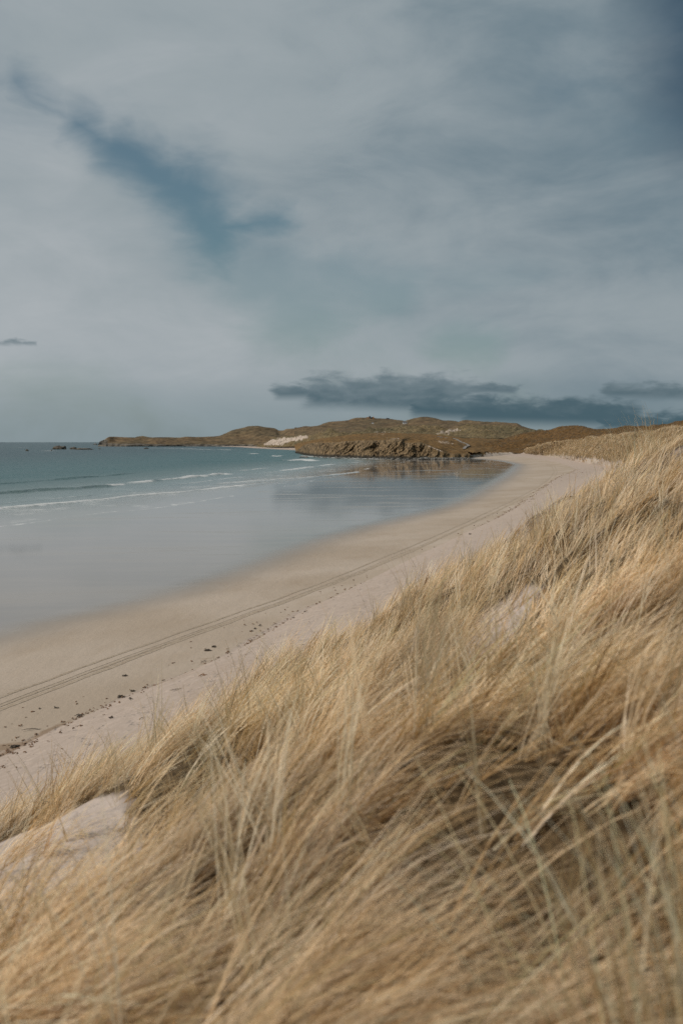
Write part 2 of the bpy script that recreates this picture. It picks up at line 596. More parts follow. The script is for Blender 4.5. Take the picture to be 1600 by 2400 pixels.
water = principled(T, **{'Base Color': c, 'Roughness': T.lin(dep, 0.0, 2.0, 0.05, 0.30), 'IOR': 1.333, 'Specular IOR Level': T.lin(dep, 0.1, 2.5, 0.5, 0.20), 'Normal': bmp})
foam_b = principled(T, **{'Base Color': (0.55, 0.55, 0.54), 'Roughness': 0.9})
ms2 = T.node('ShaderNodeMixShader', ins={0: fo, 1: water, 2: foam_b})
finish(T, ms2)


def seg_dist(x, y, pts):
    """signed distance to a polyline (positive on its landward side) and place along it 0..1"""
    pts = np.asarray(pts, float)
    best = np.full(x.shape, 1e9); sg = np.zeros(x.shape); al = np.zeros(x.shape)
    n = len(pts) - 1
    for i in range(n):
        a = pts[i]; b = pts[i + 1]; v = b - a
        L2 = v @ v
        t = np.clip(((x - a[0]) * v[0] + (y - a[1]) * v[1]) / L2, 0, 1)
        ddx = x - (a[0] + t * v[0]); ddy = y - (a[1] + t * v[1])
        dd = np.hypot(ddx, ddy)
        cr = v[1] * ddx - v[0] * ddy
        u = dd < best
        best = np.where(u, dd, best); sg = np.where(u, np.sign(cr), sg); al = np.where(u, (i + t) / n, al)
    return best * sg, al


# breakers: (pixels along the crest), height, [(from, to, strength) of foam], width
WAVES = [
    ([(-160, 1146), (0, 1134), (120, 1126), (170, 1122), (270, 1114), (330, 1108)], 0.62, [], 3.2),
    ([(-160, 1172), (0, 1158), (100, 1150), (182, 1146), (290, 1136), (362, 1128), (440, 1120), (535, 1110)], 0.62, [(0.50, 0.72, 1.0), (0.72, 1.0, 0.85)], 2.6),
    ([(-160, 1210), (0, 1193), (90, 1184), (165, 1178), (250, 1170), (330, 1161), (440, 1152), (560, 1139), (640, 1130)], 0.30, [(0.0, 1.0, 0.85)], 1.7),
    ([(500, 1136), (560, 1130), (640, 1124), (720, 1119), (790, 1112), (850, 1105)], 0.22, [(0.0, 1.0, 0.72)], 1.7),
    ([(500, 1114), (530, 1111), (545, 1121), (590, 1117), (640, 1113)], 0.34, [(0.0, 0.35, 0.75), (0.6, 1.0, 0.8)], 2.2),
    ([(660, 1104), (700, 1099), (750, 1092), (785, 1088)], 0.34, [(0.0, 1.0, 0.85)], 2.4),
    ([(655, 1080), (690, 1079), (710, 1077), (730, 1081)], 0.5, [(0.1, 1.0, 1.0)], 5.5),
    ([(590, 1064), (600, 1063), (608, 1063)], 0.4, [(0.0, 1.0, 1.0)], 4.0),
    ([(636, 1068), (650, 1070), (660, 1068)], 0.4, [(0.0, 1.0, 0.9)], 3.0),
    ([(820, 1085), (845, 1083), (855, 1082), (820, 1076), (760, 1073)], 0.2, [(0.0, 1.0, 0.6)], 3.0),
    ([(705, 1068), (730, 1070.5), (790, 1073.5), (860, 1075.5), (930, 1077)], 0.2, [(0.0, 1.0, 0.9)], 5.0),
    ([(280, 1049), (330, 1050), (400, 1051), (470, 1053), (560, 1055)], 0.3, [(0.2, 1.0, 0.75)], 14.0),
    ([(440, 1083), (520, 1082), (600, 1080)], 0.3, [(0.0, 1.0, 0.5)], 3.0),
    ([(-160, 1200), (0, 1181), (120, 1170), (230, 1160)], 0.16, [(0.3, 1.0, 0.55)], 1.4),
    ([(380, 1140), (450, 1133), (520, 1124), (570, 1119)], 0.2, [(0.0, 1.0, 0.65)], 1.5),
    ([(560, 1104), (600, 1100), (640, 1096)], 0.25, [(0.0, 1.0, 0.7)], 2.0),
    ([(40, 1049), (55, 1049), (66, 1049)], 0.5, [(0, 1, 0.95)], 14.0),
    ([(-20, 1050), (0, 1050), (8, 1050)], 0.5, [(0, 1, 0.9)], 14.0),
    ([(100, 1057), (112, 1056.5), (122, 1057)], 0.3, [(0, 1, 0.9)], 7.0),
]


def build_sea():
    ys = np.concatenate([np.linspace(20, 130, 70), np.arange(131, 720, 1.3), np.geomspace(722, 2600, 150), np.geomspace(2640, 60000, 60)])
    ss_ = np.concatenate([-np.linspace(6, 0.5, 10), np.arange(0, 150, 0.75), np.geomspace(151, 700, 90), np.geomspace(710, 50000, 60)])
    xw = curve(yW, xW, np.minimum(ys, 2000))
    X = xw[:, None] - ss_[None]; Y = np.repeat(ys[:, None], len(ss_), 1)
    depth = 0.027 * ss_[None] + 0 * Y
    depth = np.where(Y > 1100, np.maximum(depth, np.clip((Y - 1100) / 120, 0, 12)), depth)
    depth = np.clip(depth, -0.2, 14) + fbm(X / 14, Y / 14, 30, 3) * 0.05
    Z = np.zeros_like(X); foam = np.zeros_like(X); front = np.zeros_like(X)
    for wi, (pts, h, fs, wd) in enumerate(WAVES):
        w3 = on_z(np.array([q[0] for q in pts]), np.array([q[1] for q in pts]), 0.0)[:, :2]
        lo = w3.min(0) - 60; hi = w3.max(0) + 60
        sel = (X > lo[0]) & (X < hi[0]) & (Y > lo[1]) & (Y < hi[1])
        if not sel.any():
            continue
        x = X[sel]; y = Y[sel]
        d, a = seg_dist(x, y, w3)
        d = d + fbm(x / 9, y / 9, 40 + wi, 3) * wd * 0.9
        ends = sstep(a, 0.0, 0.06) * sstep(a, 1.0, 0.94)
        vary = np.clip(0.75 + 0.9 * pn(x / 23, y / 23, 60 + wi), 0.15, 1.3)
        prof = np.where(d > 0, np.exp(-(d / (wd * 0.42)) ** 2), np.exp(-(d / (wd * 1.5)) ** 2))
        Z[sel] += h * prof * ends * vary
        front[sel] = np.maximum(front[sel], np.exp(-((d - wd * 0.3) / (wd * 0.65)) ** 2) * ends * min(1, h * 1.7) * np.clip(vary, 0, 1))
        for (f0, f1, st) in fs:
            along = sstep(a, f0 - 0.04, f0 + 0.05) * sstep(a, f1 + 0.04, f1 - 0.05)
            crossf = np.where(d > 0, np.exp(-(d / (wd * 1.0)) ** 2), np.exp(-(d / (wd * 1.6)) ** 2))
            foam[sel] = np.maximum(foam[sel], st * along * crossf * np.clip(vary + 0.25, 0, 1))
            front[sel] *= 1 - 0.8 * along * (st > 0.7)
    # swash: lacy foam along the water's edge and thin streaks in the shallows
    s2 = np.repeat(ss_[None], len(ys), 0)
    edge = np.exp(-((s2 - 0.8 + fbm(X / 8, Y / 8, 77, 3) * 3) / 1.1) ** 2) * 0.72 * (Y < 1000)
    foam = np.maximum(foam, edge * np.clip(0.8 + pn(X / 30, Y / 30, 5) * 1.2, 0, 1))
    lace = np.clip(0.22 + fbm(X / 12, Y / 22, 90, 4) * 0.9, 0, 0.52) * sstep(s2, 95, 25) * sstep(s2, -1, 3)
    foam = np.maximum(foam, lace)
    sw = fbm(X / 22 + Y * 0.01, Y / 30, 70, 4) * 0.10 * sstep(depth, 0.3, 2.5)
    Z = Z + sw
    o = mesh_obj("sea", np.stack([X, Y, Z], -1), grid_faces(*X.shape), m_sea, {'depth': depth, 'foam': foam, 'front': front})
    tag(o, kind='structure')


build_sea()

# ------------------------------------------------------------------ hills as lofted land
LAND = []            # (verts, faces) for draping things on the land


def line_px(pts, n):
    a = np.array(pts, float)
    u = (a[:, 0] - a[0, 0]) / (a[-1, 0] - a[0, 0])
    q = np.linspace(0, 1, n)
    px = np.interp(q, u, a[:, 0])
    return at(px, pchip(u, a[:, 1], q), pchip(u, a[:, 2], q))


def line_xyz(pts, n):
    a = np.array(pts, float)
    u = np.concatenate([[0], np.cumsum(np.hypot(*np.diff(a[:, :2], axis=0).T))]); u /= u[-1]
    q = np.linspace(0, 1, n)
    return np.stack([pchip(u, a[:, k], q) for k in range(3)], -1)


def behind(line, dist, drop):
    r = line.copy()
    v = line[:, :2] / np.linalg.norm(line[:, :2], axis=1)[:, None]
    r[:, :2] += v * dist
    r[:, 2] -= drop
    return r


def loft(name, lines, nv, mat, amp, scale, seed, crest, patches=(), rocks=None, fine=(0, 1), keep=0.25, rough_fn=None):
    n = lines[0].shape[0]
    K = len(lines)
    L = np.stack(lines, 0)                         # K, n, 3
    v = np.concatenate([np.linspace(i, i + 1, nv[i], endpoint=False) for i in range(K - 1)] + [[K - 1]])
    Vt = np.empty((len(v), n, 3))
    for c_ in range(3):
        i = np.clip(np.floor(v).astype(int), 0, K - 2)
        t = (v - i)[:, None]
        p0 = L[np.maximum(i - 1, 0), :, c_]; p1 = L[i, :, c_]; p2 = L[i + 1, :, c_]; p3 = L[np.minimum(i + 2, K - 1), :, c_]
        cr = 0.5 * ((2 * p1) + (-p0 + p2) * t + (2 * p0 - 5 * p1 + 4 * p2 - p3) * t ** 2 + (-p0 + 3 * p1 - 3 * p2 + p3) * t ** 3)
        ln = p1 + (p2 - p1) * t
        Vt[:, :, c_] = 0.5 * cr + 0.5 * ln
    env = np.ones(len(v)); env *= sstep(v, 0, 0.5)
    env *= 1 - (1 - keep) * np.exp(-((v - crest) / 0.25) ** 2)
    X, Y = Vt[..., 0], Vt[..., 1]
    Vt[..., 2] += (fbm(X / scale, Y / scale, seed, 5) * amp + fbm(X / fine[1], Y / fine[1], seed + 9, 3) * fine[0]) * env[:, None]
    if rough_fn is not None:
        Vt = rough_fn(Vt, v)
    px, py, _ = to_px(Vt)
    wob = fbm(X / (scale * 0.3), Y / (scale * 0.3), seed + 4, 3)
    sand = np.zeros(X.shape); rock = np.zeros(X.shape)
    for poly, st in patches:
        sand = np.maximum(sand, inside(px + wob * 9, py + wob * 4, poly) * st)
    if rocks is not None:
        rock = rocks(Vt, v, px, py, wob)
    F = grid_faces(len(v), n)
    o = mesh_obj(name, Vt, F, mat, {'sand': sand, 'rock': rock})
    tag(o, kind='structure')
    LAND.append((Vt.reshape(-1, 3), F, sand.ravel()))
    return o, Vt, sand


N = 260
# far headland and its hill across the bay, about 3 km away
crest = line_px([(231, 1041, 3000), (234, 1035, 3010), (240, 1032, 3020), (246, 1030, 3030), (252, 1025.5, 3040), (258, 1023.3, 3050), (270, 1023.5, 3080), (300, 1025, 3100), (318, 1025.3, 3120), (322, 1023.6, 3130),
                 (335, 1023.4, 3150), (350, 1026, 3150), (395, 1025, 3150), (420, 1025.6, 3150), (437, 1023.4, 3150), (460, 1024, 3200), (490, 1023, 3250), (512, 1021.5, 3250), (528, 1015.5, 3250), (546, 1007.5, 3250),
                 (571, 1002, 3250), (583, 998.7, 3250), (601, 997.7, 3250), (622, 1001, 3250), (644, 1004, 3250), (655, 1009.4, 3250), (663, 1009, 3200), (672, 1005, 3150), (687, 1004, 3100), (705, 1002, 3050),
                 (747, 997, 2950), (759, 992, 2900), (780, 987.5, 2800), (800, 987, 2750)], 420)
foot = line_px([(229, 1045.6, 2960), (240, 1046, 2950), (300, 1046.3, 2880), (470, 1046, 2900), (560, 1045.3, 2900), (640, 1043.5, 2700), (720, 1042, 2400), (800, 1040, 2300)], 420)
foot[:, 2] = -1.0
c0 = foot + np.array([0, 8, 0]); c0[:, 2] = 6.5 * np.clip(1 - (np.linspace(0, 1, 420) - 0.15) * 0.9, 0.35, 1.2)
mid = foot * 0.45 + crest * 0.55; mid[:, 2] = foot[:, 2] * 0.45 + crest[:, 2] * 0.52


def rocks_far(V, v, px, py, wob):
    h = V[..., 2]
    left = sstep(px, 420, 240)
    r = sstep(h, 9 + 5 * left.max() * 0 + 6 * left, 3) * sstep(px, 660, 560)
    r = np.maximum(r, 0.75 * left * sstep(px, 268, 244) * sstep(h, 30, 12))
    return np.clip(r + 0.25 * wob, 0, 1)


loft("far_headland", [foot, c0, mid, crest, behind(crest, 250, 40)], [6, 26, 26, 12], M_far, 12, 160, 100, 3, rocks=rocks_far, fine=(1.6, 18), keep=0.10)

# main hill with the ruin, 2.6 km
crest = line_px([(690, 1003.5, 2700), (720, 1001, 2700), (747, 997, 2680), (759, 992, 2650), (780, 987.7, 2620), (814, 986, 2600), (825, 981.6, 2600), (836, 979.2, 2600), (859, 979.2, 2600), (878, 980.3, 2600), (916, 982.5, 2550),
                 (932, 985, 2500), (945, 989.3, 2450), (949, 992.3, 2430), (954, 989.8, 2400), (976, 984, 2350), (990, 981, 2330), (1001, 979.2, 2320), (1019, 981, 2300), (1043, 987, 2300), (1054, 987, 2300), (1072, 990, 2300),
                 (1090, 987.3, 2250), (1117, 988.3, 2200), (1136, 990.5, 2200), (1186, 992.5, 2150), (1260, 1010, 2100)], 420)
foot = line_px([(690, 1024, 1900), (800, 1018, 1500), (900, 1013, 1450), (1000, 1008, 1450), (1100, 1006, 1450), (1260, 1016, 1450)], 420)
mid = line_px([(690, 1012, 2300), (760, 1003, 2150), (840, 998, 2100), (900, 997, 2080), (1000, 996, 2000), (1100, 999, 1900), (1260, 1014, 1800)], 420)
foot[:, 2] -= 2
loft("main_hill", [foot, mid, crest, behind(crest, 200, 40)], [26, 26, 12], M_far, 10, 120, 120, 2, fine=(1.5, 16), keep=0.08)

# hill with a steep right flank
crest = line_px([(1090, 998, 1800), (1130, 995, 1800), (1165, 992.5, 1800), (1182, 991.8, 1790), (1200, 992.2, 1780), (1209, 992, 1770), (1216, 995, 1760), (1225, 1001, 1750), (1236, 1008, 1740), (1246, 1015, 1730), (1270, 1024, 1700)], 150)
foot = line_px([(1090, 1012, 1500), (1150, 1012, 1480), (1200, 1013, 1470), (1240, 1020, 1460), (1270, 1030, 1450)], 150)
loft("steep_hill", [foot, foot * .5 + crest * .5 + np.array([0, 0, 1.5]), crest, behind(crest, 150, 30)], [16, 16, 10], M_far, 5, 60, 130, 2, fine=(1.0, 12), keep=0.08)

# marram dunes behind the little headland, 1.3 km
crest = line_px([(606, 1046, 2300), (625, 1036, 2200), (645, 1027, 2100), (668, 1023, 1950), (690, 1022, 1850), (706, 1019, 1750), (722, 1021, 1650), (738, 1017, 1550), (752, 1012.5, 1500), (768, 1010, 1480), (786, 1013, 1460),
                 (812, 1016, 1440), (850, 1013, 1480), (900, 1006, 1550), (940, 1001, 1600), (975, 1000, 1550), (1000, 998, 1500), (1022, 997.5, 1480), (1036, 1003, 1450), (1050, 1006, 1450), (1075, 1003, 1440), (1085, 1000, 1430), (1110, 997, 1420), (1150, 996.5, 1400),
                 (1190, 998.8, 1380), (1220, 1004, 1360), (1245, 1014, 1340), (1300, 1022, 1300)], 420)
foot = line_px([(600, 1047.5, 2250), (640, 1046, 1950), (700, 1044, 1700), (760, 1041, 1400), (830, 1022, 1330), (900, 1018, 1300), (960, 1017, 1280), (1040, 1022, 1200), (1100, 1026, 1150), (1160, 1027, 1100), (1220, 1027, 1080), (1300, 1030, 1050)], 420)
foot[:150, 2] = np.maximum(foot[:150, 2] - 1.5, 0.2)
PATCH = [
    ([(618, 1044), (622, 1037), (634, 1029), (650, 1030), (664, 1026), (688, 1026), (700, 1021), (724, 1020), (722, 1026), (700, 1032), (672, 1037), (655, 1043)], 0.95),
    ([(1020, 1019), (1032, 1012), (1044, 1006), (1074, 1004), (1074, 1009), (1056, 1015), (1042, 1019)], 0.58),
    ([(858, 1016.5), (864, 1012.5), (905, 1012), (924, 1014), (900, 1018)], 0.45),
]
o_mid, V_mid, S_mid = loft("marram_dunes", [foot, foot * .55 + crest * .45 + np.array([0, 0, 1.2]), crest, behind(crest, 120, 25)], [26, 26, 10], M_mid, 10, 48, 140, 2, patches=PATCH, fine=(1.8, 9), keep=0.2)

# flat sand of the second beach
e1 = line_px([(515, 1046.2, 2880), (545, 1048, 2700), (600, 1052.5, 2050), (650, 1055.5, 1750), (700, 1058, 1500), (740, 1060, 1300)], 60); e1[:, 2] = -0.25
e2 = line_px([(515, 1045.6, 2920), (545, 1045.6, 2860), (600, 1046.5, 2300), (650, 1045, 2000), (700, 1044, 1750), (740, 1043, 1500)], 60); e2[:, 2] = np.linspace(0.0, 1.0, 60) ** 0.5 * 4.0
V2 = np.stack([e1 + (e2 - e1) * q for q in np.linspace(0, 1, 12)], 0)
V2[..., 2] += fbm(V2[..., 0] / 30, V2[..., 1] / 30, 3, 3) * 0.3
wq = np.repeat(np.linspace(1, 0, 12)[:, None] ** 1.5 * 1.0, 60, 1)
tag(mesh_obj("second_beach", V2, grid_faces(12, 60), M_sand, {'wet': wq * 0.6, 'damp': wq * 0.5}), kind='structure')

# the small rocky headland: cliff, turf above
m_cliff, T = new_mat("folded_cliff_rock")
p = T.pos()
warp = T.noise(p, 0.12, 3, 0.5, out=1)
pw = T.node('ShaderNodeVectorMath', ins={0: p, 1: T.node('ShaderNodeVectorMath', ins={0: warp, 1: (9, 9, 9)}, operation='MULTIPLY')}, operation='ADD')
st = T.noise(T.mapped(pw, (0.6, 0.3, 0.25), (0.0, 0.65, 0.2)), 1.0, 6, 0.65)
cr = T.noise(T.mapped(p, (0.5, 0.5, 0.35)), 1.0, 6, 0.7)
c = T.mix(T.ss(st, 0.36, 0.62), (0.045, 0.031, 0.017), (0.250, 0.172, 0.094))
c = T.mix(T.mul(T.ss(cr, 0.50, 0.72), 0.6), c, (0.27, 0.205, 0.125))
px_, py_, pz_ = T.sep(p)
c = T.mix(T.mul(T.attr('shore'), T.ss(T.add(pz_, T.mul(T.sub(cr, 0.5), 5.0)), 3.2, 1.2)), c, (0.026, 0.022, 0.016))
tf = T.attr('turf')
turfc = T.mix(T.ss(T.noise(p, 0.3, 5, 0.7), 0.35, 0.65), (0.11, 0.072, 0.033), (0.19, 0.125, 0.062))
c = T.mix(T.ss(T.add(tf, T.mul(T.sub(cr, 0.5), 0.8)), 0.42, 0.60), c, turfc)
sa = T.attr('sand')
c = T.mix(T.ss(T.add(sa, T.mul(T.sub(cr, 0.5), 0.9)), 0.42, 0.58), c, (0.50, 0.41, 0.34))
b = T.bump(T.add(st, T.mul(cr, 0.8)), 0.9, 1.6)
finish(T, principled(T, **{'Base Color': c, 'Roughness': 0.9, 'Specular IOR Level': 0.25, 'Normal': b}))

NC = 520
base = line_px([(692, 1061, 1180), (703, 1064, 1090), (716, 1067, 985), (740, 1070, 900), (790, 1072.5, 842), (860, 1074.5, 800), (960, 1076.3, 760), (1010, 1076, 752), (1060, 1074, 752), (1100, 1068, 760)], NC)
base[:, 2] = -0.6
base[:, 1] += fbm(base[:, 0] / 14, base[:, 0] * 0, 6, 3) * 9
topl = line_px([(692, 1058, 1190), (703, 1050, 1110), (716, 1042, 1010), (728, 1038.5, 960), (745, 1037, 930), (786, 1036.5, 862), (814, 1033, 840), (861, 1032, 822), (900, 1031, 812), (920, 1029.3, 806), (938, 1030, 800), (947, 1037, 786), (958, 1038, 780), (983, 1037, 778),
                (1000, 1043, 772), (1020, 1051, 768), (1040, 1059, 764), (1060, 1064, 762), (1100, 1063, 775)], NC)
topl[:, 1] = base[:, 1] + 9 + 0.35 * np.maximum(topl[:, 2], 0)
shelf = base.copy(); shelf[:, 1] += 2.5; shelf[:, 2] = 1.1
NV = 64
vv = np.linspace(0, 1, NV)
prof_z = np.interp(vv, [0, .06, .12, .25, .55, .8, .93, 1], [0, .10, .14, .34, .68, .91, .985, 1])
prof_y = np.interp(vv, [0, .06, .12, .25, .55, .8, .93, 1], [0, .06, .26, .40, .56, .72, .86, 1])
CV = np.empty((NV, NC, 3))
CV[..., 0] = base[None, :, 0] + (topl - base)[None, :, 0] * vv[:, None]
CV[..., 1] = base[None, :, 1] + (topl - base)[None, :, 1] * prof_y[:, None]
CV[..., 2] = base[None, :, 2] + (topl - base)[None, :, 2] * prof_z[:, None]
gx, gz = CV[..., 0], CV[..., 2]
# folded beds leaning over, cut by gullies
lean = gx - gz * 1.0 + 7 * fbm(gx / 24, gz / 12, 41, 3)
lean2 = gx + gz * 0.9
fold = fbm(lean / 5.0, gz / 26, 11, 4)
ridg = 1 - 2 * np.abs(pn(lean / 7.5, gz / 40, 17)) - 0.35
gul = -np.maximum(0, 0.30 - np.abs(pn(lean2 / 16.0, gz / 60, 23))) * 9
jag = fbm(gx / 1.6, gz / 1.6, 29, 3)
envc = np.sin(np.pi * np.clip(vv, 0, 1))[:, None] ** 0.6
hh = np.clip((topl[:, 2] - base[:, 2]) / 13.0, 0.15, 1)[None]
hh = hh * sstep(topl[:, 0], 96, 78)[None] + 0.02
push = (fold * 3.4 + ridg * 2.0 + gul * 1.6 + jag * 1.5) * envc * hh
CV[..., 1] -= push
CV[..., 2] += (jag * 0.6 + fbm(gx / 3, gz / 3, 31, 3) * 0.5) * envc * hh
CV[-1, :, 1] += 1.5
pxc, pyc, _ = to_px(CV)
turf = sstep(vv, 0.84, 1.0)[:, None] + sstep(pxc, 985, 1035) * sstep(vv, 0.30, 0.55)[:, None] * 0.9
sandc = inside(pxc + 4 * fold, pyc + 3 * jag, [(990, 1040), (1006, 1041), (1026, 1049), (1040, 1058), (1030, 1058), (1010, 1049)]) * 0.5 + inside(pxc, pyc, [(1024, 1033), (1062, 1040), (1050, 1043), (1030, 1038)]) * 0.4
o_cl = mesh_obj("rocky_headland", CV, grid_faces(NV, NC), m_cliff, {'turf': np.clip(turf, 0, 1), 'sand': sandc, 'shore': sstep(pxc, 1040, 985)}, smooth=False)
tag(o_cl, kind='structure')
LAND.append((CV.reshape(-1, 3), grid_faces(NV, NC), sandc.ravel()))

# turf plateau behind the cliff, running up to the marram dunes
l0 = topl.copy()[::2]; l0[:, 1] += 0.5; l0[:, 2] -= 0.8
NP = l0.shape[0]
l1 = l0.copy(); l1[:, 1] += 14; l1[:, 2] = l0[:, 2] + 1.2
l2 = line_px([(690, 1043, 1350), (740, 1036, 1150), (800, 1029, 1050), (870, 1024, 1020), (930, 1023, 1000), (1000, 1028, 960), (1060, 1036, 900), (1110, 1052, 860), (1150, 1058, 850)], NP)
l3 = line_px([(700, 1040, 1500), (760, 1027, 1350), (830, 1019, 1320), (900, 1015, 1300), (960, 1016, 1290), (1040, 1021, 1200), (1100, 1027, 1120), (1160, 1029, 1080), (1230, 1030, 1050)], NP)
l4 = behind(l3, 100, 8)
PATCH2 = [
    ([(905, 1030), (935, 1026), (940, 1031), (915, 1033)], 0.55),
    ([(1018, 1032), (1030, 1032), (1062, 1038), (1066, 1042), (1046, 1041), (1024, 1037)], 0.5),
    ([(860, 1017), (900, 1014), (920, 1015.5), (900, 1017.5)], 0.42),
]
loft("headland_turf", [l0, l1, l2, l3, l4], [8, 30, 26, 6], M_plat, 2.2, 30, 160, 3, patches=PATCH2, fine=(0.7, 7), keep=0.5)

# low bank closing the far corner of the beach
k0 = line_px([(1030, 1072.5, 755), (1060, 1072, 762), (1100, 1070, 785), (1150, 1067.5, 825), (1200, 1066, 855), (1250, 1065, 868)], 160); k0[:, 2] = 0.3
k1 = line_px([(1030, 1066, 768), (1060, 1064, 775), (1100, 1062, 800), (1150, 1060.5, 840), (1200, 1061, 866), (1250, 1062, 878)], 160)
k2 = line_px([(1030, 1058, 790), (1060, 1056, 800), (1100, 1055, 828), (1150, 1054.5, 868), (1200, 1055.5, 895), (1250, 1056, 905)], 160)
loft("back_beach", [k0, k1, k2, behind(k2, 60, 2)], [16, 18, 8], M_plat, 0.8, 12, 165, 2,
     patches=[([(1128, 1075), (1140, 1062.5), (1180, 1060.5), (1260, 1060), (1260, 1075)], 0.9), ([(1020, 1075), (1020, 1068), (1128, 1064), (1128, 1075)], 0.55)], fine=(0.5, 4), keep=0.5)

# brown hills to the right, 0.9 km
crest = line_px([(1085, 1060, 905), (1110, 1054, 930), (1135, 1043, 955), (1160, 1033, 970), (1185, 1026, 980), (1215, 1018, 970), (1245, 1013, 950), (1270, 1009, 940), (1290, 1007, 935), (1310, 1000, 925), (1345, 996.8, 910), (1362, 998, 900), (1378, 1002.5, 890), (1412, 1010, 860), (1432, 1007.5, 840),
                 (1460, 1004, 820), (1500, 1002, 800), (1518, 1001, 780), (1530, 998.5, 770), (1540, 1000, 760), (1580, 996, 720), (1620, 986, 690), (1700, 975, 640), (1900, 965, 560)], 420)
foot = line_px([(1075, 1063.5, 870), (1110, 1063, 868), (1150, 1062.5, 866), (1190, 1062.5, 864), (1240, 1062, 860), (1290, 1050, 820), (1360, 1036, 760), (1450, 1030, 640), (1560, 1025, 520), (1700, 1020, 450), (1900, 1015, 400)], 420)
midl = foot * .5 + crest * .5 + np.array([0, 0, 1.0])
o_b, V_b, S_b = loft("brown_dune_hill", [foot, midl, crest, behind(crest, 120, 25)], [34, 34, 10], M_dune, 5.0, 45, 170, 2, fine=(1.0, 6), keep=0.15)

# nearer seaward dunes on the right, tufts running down into sand
foot = line_xyz([(158, 868, 2.6), (152, 777, 2.6), (139, 648, 2.6), (127, 548, 2.6), (118, 486, 2.6), (105, 395, 2.7), (84, 300, 2.6), (62, 200, 2.2), (40, 110, 1.8), (28, 60, 1.5)], 420)
crest = line_px([(1222, 1058, 880), (1234, 1051, 840), (1260, 1044, 760), (1287, 1037, 690), (1322, 1034, 620), (1358, 1031, 560), (1403, 1023, 490), (1444, 1020, 430), (1520, 1012, 340), (1600, 1000, 260), (1750, 985, 190), (2000, 985, 120), (2400, 1000, 75)], 420)
q = np.linspace(0, 1, 420)
midl = foot * .55 + crest * .45
midl[:, 2] -= 0.6
nearf = foot * .82 + crest * .18; nearf[:, 2] -= 0.5
o_r, V_r, S_r = loft("seaward_dunes", [foot, nearf, midl, crest, behind(crest, 60, 9)], [26, 30, 36, 10], M_seaw, 3.2, 24, 180, 3, fine=(0.5, 6), keep=0.35)
# sparse sand low down, decided in metres above the foot
me = o_r.data
hgt_r = V_r[..., 2]
sp = sstep(hgt_r, 8.0, 3.4) * 1.0 + 0.35 * sstep(fbm(V_r[..., 0] / 12, V_r[..., 1] / 12, 3, 4), 0.05, 0.4) * sstep(hgt_r, 12, 6)
pxr, pyr, _ = to_px(V_r)
sp = np.clip(sp * (0.35 + 0.65 * sstep(pxr, 1240, 1400)) + 0.25 * sstep(hgt_r, 3.6, 2.9), 0, 1)
me.attributes['sand'].data.foreach_set('value', sp.astype(np.float32).ravel())

# ------------------------------------------------------------------ the dune we stand on
A17 = math.radians(17.0)
SX, SY = math.sin(A17), math.cos(A17)


def sp_of(x, y): return x * SX + y * SY, -x * SY * 1.0 + y * SX     # along, and to the left of the camera line


def xy_of(s, pl): return s * SX - pl * SY, s * SY + pl * SX


def dune_z(x, y):
    s, pl = sp_of(np.asarray(x, float), np.asarray(y, float))
    z0 = pchip([-12, -4, 0, 5, 10, 16, 22, 27, 31, 36, 45, 70, 120], [-2.2, -1.7, -1.55, -1.5, -1.30, -1.0, -0.72, -0.62, -0.85, -1.7, -3.4, -5, -7], s)
    pL = pchip([-12, 0, 8, 12, 17, 22, 26, 30, 34, 40, 60, 120], [10, 10, 9.3, 8.6, 7.6, 6.1, 4.4, 3.3, 2.2, 1.5, 2, 2], s)
    zl = np.minimum(-pchip([-12, 8, 13, 20, 120], [0.555, 0.56, 0.585, 0.637, 0.637], s) * pL - 0.50, z0 - 0.35 * pL)
    t = np.clip(pl / pL, 0, 1)
    zin = z0 + (zl - z0) * t ** 1.04
    zout = zl - 0.74 * (pl - pL)
    zr = z0 + 0.20 * np.clip(-pl, 0, 14) + 0.05 * np.clip(-pl - 14, 0, 40)
    z = np.where(pl < 0, zr, np.where(pl < pL, zin, zout))
    near = sstep(np.hypot(x, y), 0.5, 5)
    calm = 1 - 0.95 * np.exp(-((x + 4.0) / 3.0) ** 2 - ((y - 11.5) / 4.0) ** 2)
    z = z - 0.80 * np.exp(-((x - 0.62) ** 2 + (y - 2.75) ** 2) / 0.30)
    z = z - 0.34 * np.exp(-((s - 19) / 3.2) ** 2 - ((pl - 3.8) / 2.0) ** 2)
    z = z + (fbm(x / 5.5, y / 5.5, 200, 3) * 0.62 + fbm(x / 2.3, y / 2.3, 210, 3) * 0.46) * near * calm * sstep(pl, pL + 4, pL)
    return CZ + z


m_ds, T = new_mat("dune_sand")
p = T.pos()
lit = T.attr('litter_shade')
n1 = T.noise(p, 3.0, 6, 0.7); n2 = T.noise(p, 14.0, 5, 0.7)
rp = T.noise(T.mapped(p, (1.2, 6.0, 1), (0, 0, -0.5)), 1.0, 4, 0.6)
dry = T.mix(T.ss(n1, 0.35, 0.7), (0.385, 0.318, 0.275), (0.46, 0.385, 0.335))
lc = T.mix(T.ss(n2, 0.38, 0.72), (0.040, 0.026, 0.013), (0.15, 0.102, 0.054))  # plant remains under the grass, darkened to paint shade into the gaps
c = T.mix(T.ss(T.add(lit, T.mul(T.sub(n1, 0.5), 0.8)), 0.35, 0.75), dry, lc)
dn = T.ss(T.noise(p, 2.6, 4, 0.55), 0.52, 0.68)
b = T.bump(T.sub(T.add(T.mul(n1, 0.16), T.mul(rp, 0.14)), T.mul(dn, 0.05)), 0.55, 1.0)
finish(T, principled(T, **{'Base Color': c, 'Roughness': 0.95, 'Specular IOR Level': 0.1, 'Normal': b}))

